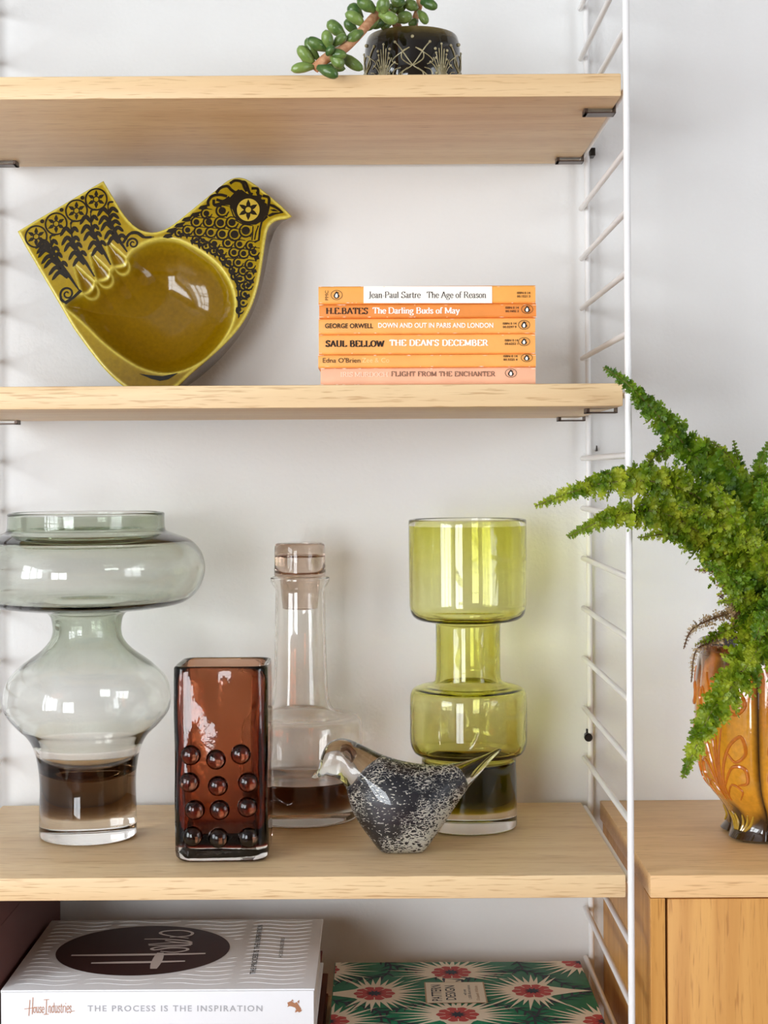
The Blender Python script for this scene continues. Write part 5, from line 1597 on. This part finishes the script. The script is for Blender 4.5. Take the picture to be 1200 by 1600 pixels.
hardback('art_book', hx0, hx1, hy0, hy1, ZR, ZH, 'large white hardback with a dark oval and script lettering on its embossed cover', M_wcover, M_page_white, house,
         (M_maroon, mat('pearl_ink', lin(226, 214, 210), 0.4, 0.4, bump=(900, 0.02, 0.0002)), M_darkink, M_grey_ink, M_copper))
M_red = mat('dark_red_cloth', lin(112, 40, 42), 0.6, 0.3, bump=(700, 0.2, 0.0005))
M_brn = mat('rust_brown_cloth', lin(120, 62, 40), 0.6, 0.3, bump=(700, 0.2, 0.0005))
hardback('hardback_book', hx0 + 0.012, -0.0600, 1.368, 1.622, ZBn, ZR, 'dark red hardback lying directly under the large white book', M_red, M_page_white)
hardback('hardback_book', hx0 + 0.008, -0.0545, 1.375, 1.625, Z_LOW, ZBn, 'rust brown hardback lying at the bottom, under the dark red book', M_brn, M_page_white)

# pattern book
ZP = Z0 - 0.4895
py1 = at_z(715, 1503, ZP).y
px0, px1 = at_z(523, 1508, ZP).x, at_z(905, 1498, ZP).x
py0 = py1 - 0.190
M_green = mat('green_cover', lin(22, 112, 78), 0.55, 0.3, vary=(lin(30, 128, 90), 90), bump=(600, 0.1, 0.0004))
M_cream = mat('cream_print', lin(236, 224, 200), 0.55, 0.3, bump=(900, 0.03, 0.0002))
M_coral = mat('coral_red_print', lin(186, 62, 58), 0.55, 0.3, bump=(900, 0.03, 0.0002))
M_navy = mat('navy_print', lin(24, 30, 46), 0.55, 0.3, bump=(900, 0.03, 0.0002))
M_gold = mat('gold_print', lin(176, 140, 84), 0.4, 0.4, bump=(900, 0.03, 0.0002))
def clipx(q):
    """Clip a polygon (x, y) to the cover."""
    for ax, lim, sg in ((0, px0 + 0.0008, 1), (0, px1 - 0.0008, -1), (1, py0 + 0.003, 1), (1, py1 - 0.0008, -1)):
        out = []
        for i in range(len(q)):
            a, b_ = q[i], q[(i + 1) % len(q)]
            ia, ib = (a[ax] - lim) * sg >= 0, (b_[ax] - lim) * sg >= 0
            if ia: out.append(a)
            if ia != ib:
                f_ = (lim - a[ax]) / (b_[ax] - a[ax])
                out.append((a[0] + (b_[0] - a[0]) * f_, a[1] + (b_[1] - a[1]) * f_))
        q = out
        if len(q) < 3: return None
    return q
def pattern(cv):
    top = ZP + 0.0002
    def put(polys, mi, lay):
        for q in polys:
            q = clipx(q)
            INK[0] = (INK[0] + 1) % 20
            if q: cv.poly([(x, y, top + 0.00012 * lay + INK[0] * 5e-6) for x, y in q], mi)
    W = lambda x, y: (lambda q: (q.x, q.y))(at_z(x, y, ZP))
    rr = random.Random(5)
    fl_ = [(705, 1520), (585, 1553), (832, 1549), (715, 1586), (908, 1504), (945, 1597), (500, 1516), (512, 1597), (598, 1640), (850, 1640)]
    ct = [W(*p_) for p_ in fl_]
    TIPS = [-PI / 2, PI, 0, -PI / 2, 0.9, 0.6, PI, PI, PI, 0]
    for i, (x, y) in enumerate(ct):
        r = 0.0185
        # cream spikes fan out behind the red heart; one side runs out in a single point
        ta = TIPS[i]
        drop_ = []
        for k_ in range(41):
            a = 0.62 + (2 * PI - 1.24) * k_ / 40
            drop_.append((x + 0.0225 * math.cos(a + ta), y + 0.0225 * math.sin(a + ta)))
        ca_, sa_ = math.cos(ta), math.sin(ta)
        tipl = [(-0.62, 0.036, 0.0055), (0, 0.056, 0.0), (0.62, 0.036, -0.0055)]
        for _, d_, h_ in tipl:
            drop_.append((x + d_ * ca_ + h_ * sa_, y + d_ * sa_ - h_ * ca_))
        put([drop_], 1, 1)
        for k_ in range(24):
            da = PI * 0.30 + (2 * PI - 0.6 * PI) * k_ / 23
            a = ta + da + rr.uniform(-0.03, 0.03)
            ln = 0.040 + 0.012 * abs(math.cos(a)) + (0.006 if k_ % 2 else -0.004) + rr.uniform(-0.002, 0.003)
            hw = 0.0031
            bx, by = x + 0.017 * math.cos(a), y + 0.017 * math.sin(a)
            cb = 0.004 * math.sin(da)
            tx, ty = x + ln * math.cos(a) - cb * math.sin(ta), y + ln * math.sin(a) + cb * math.cos(ta)
            put([[(bx - hw * math.sin(a), by + hw * math.cos(a)), (tx, ty), (bx + hw * math.sin(a), by - hw * math.cos(a))]], 1, 1.2)
        scal = []
        for k_ in range(60):
            a = 2 * PI * k_ / 60
            scal.append((x + r * (1 + 0.06 * math.cos(10 * a)) * math.cos(a), y + r * (1 + 0.06 * math.cos(10 * a)) * math.sin(a)))
        put([scal], 2, 2)
        for k_ in range(10):
            a = 2 * PI * (k_ + .5) / 10
            put([stroke([(x + r * .62 * math.cos(a), y + r * .62 * math.sin(a)), (x + r * 1.04 * math.cos(a), y + r * 1.04 * math.sin(a))], 0.0009)[0]], 1, 3)
        starp = [(x + (0.0092 if k_ % 2 == 0 else 0.0045) * math.cos(2 * PI * k_ / 20), y + (0.0092 if k_ % 2 == 0 else 0.0045) * math.sin(2 * PI * k_ / 20)) for k_ in range(20)]
        put([starp], 3, 3)
    # navy ogee lines with barbs between the flowers
    def vine(pp, wd, barbs, sgn):
        q = crom([W(*p_) for p_ in pp], 8)
        put(stroke(q, wd), 3, 0.5)
        for i in range(2, len(q) - 1, barbs):
            dx, dy = q[i + 1][0] - q[i - 1][0], q[i + 1][1] - q[i - 1][1]
            l_ = math.hypot(dx, dy) + 1e-9; dx /= l_; dy /= l_
            for sg in sgn:
                nx, ny = -dy * sg, dx * sg
                t_ = (q[i][0] + nx * 0.011 + dx * 0.010, q[i][1] + ny * 0.011 + dy * 0.010)
                put([[(q[i][0] - dx * 0.0016, q[i][1] - dy * 0.0016), (q[i][0] + nx * 0.004 + dx * 0.001, q[i][1] + ny * 0.004 + dy * 0.001), t_, (q[i][0] + dx * 0.0016, q[i][1] + dy * 0.0016)]], 3, 0.6)
    for pp in ([(590, 1500), (610, 1508), (600, 1525), (560, 1530), (515, 1535)], [(610, 1508), (650, 1517), (690, 1528), (712, 1534)], [(805, 1500), (815, 1515), (780, 1520), (740, 1527), (712, 1534)], [(815, 1515), (850, 1525), (890, 1540), (940, 1550)],
               [(515, 1562), (555, 1570), (590, 1580), (597, 1600)], [(720, 1566), (680, 1566), (640, 1572), (600, 1582)], [(740, 1567), (790, 1572), (830, 1585), (838, 1605)], [(838, 1590), (850, 1572), (890, 1558), (925, 1549)], [(838, 1592), (880, 1596), (930, 1612)], [(597, 1590), (640, 1600), (690, 1612)], [(838, 1595), (790, 1602), (740, 1612)]):
        vine(pp, 0.0022, 3, (-1, 1))
    # title label
    L0 = W(664, 1537)[0]; a, b_ = W(664, 1569), W(664, 1536)
    xa, xb = W(664, 1552)[0], W(759, 1552)[0]
    ya, yb2 = a[1], b_[1]
    put([[(xa, ya), (xb, ya), (xb, yb2), (xa, yb2)]], 4, 4)
    g_ = 0.0013
    put([[(xa + g_, ya + g_), (xb - g_, ya + g_), (xb - g_, yb2 - g_), (xa + g_, yb2 - g_)]], 1, 5)
    def up(polys, fx, fh, y0_, y1_, mi):
        """Reads away from the camera; fx = right side (baseline) as a fraction across the label, fh = cap height in metres."""
        x = xa + (xb - xa) * fx
        pp = fit(polys, y0_, y1_, 0, fh)
        put([[(x - h_, s_) for s_, h_ in q] for q in pp], mi, 6)
    D_ = yb2 - ya
    up(sans('PATTERN', 0.01), 0.27, 0.0095, ya + 0.10 * D_, ya + 0.86 * D_, 3)
    up(sans('DESIGN', 0.01), 0.50, 0.0095, ya + 0.14 * D_, ya + 0.82 * D_, 3)
    up(sans('with over'), 0.68, 0.0030, ya + 0.36 * D_, ya + 0.64 * D_, 3)
    up(sans('1,500 illustrations'), 0.76, 0.0032, ya + 0.18 * D_, ya + 0.84 * D_, 3)
    up(sans('Elizabeth Wilhide'), 0.88, 0.0030, ya + 0.12 * D_, ya + 0.80 * D_, 4)
hardback('pattern_book', px0, px1, py0, py1, Z_LOW, ZP, 'green book printed with spiky cream and red flowers, lying beside the white hardback', M_green, M_page_white, pattern, (M_cream, M_coral, M_navy, M_gold))

# dark box standing at the far left of the lowest shelf
bxr = (92 - VX) / F * WALL
box = thing('storage_box', ((SX0 + bxr) / 2, 1.50, Z_LOW), 'dark brown upright box standing left of the white hardback', 'box')
M_box = mat('dark_brown_board', lin(92, 58, 54), 0.6, 0.3, bump=(500, 0.15, 0.0005))
zb_top = Z_BOT - TH - 0.006
b = MB()
b.box(SX0 + 0.004, bxr, 1.362, WALL - 0.004, Z_LOW, zb_top - 0.028, 0, 0.0015)
b.build('box_body', M_box, box, smooth=30)
b = MB(); b.box(SX0 + 0.0032, bxr + 0.0008, 1.3612, WALL - 0.0032, zb_top - 0.0275, zb_top, 0, 0.0015)
b.build('box_lid', M_box, box, smooth=30)
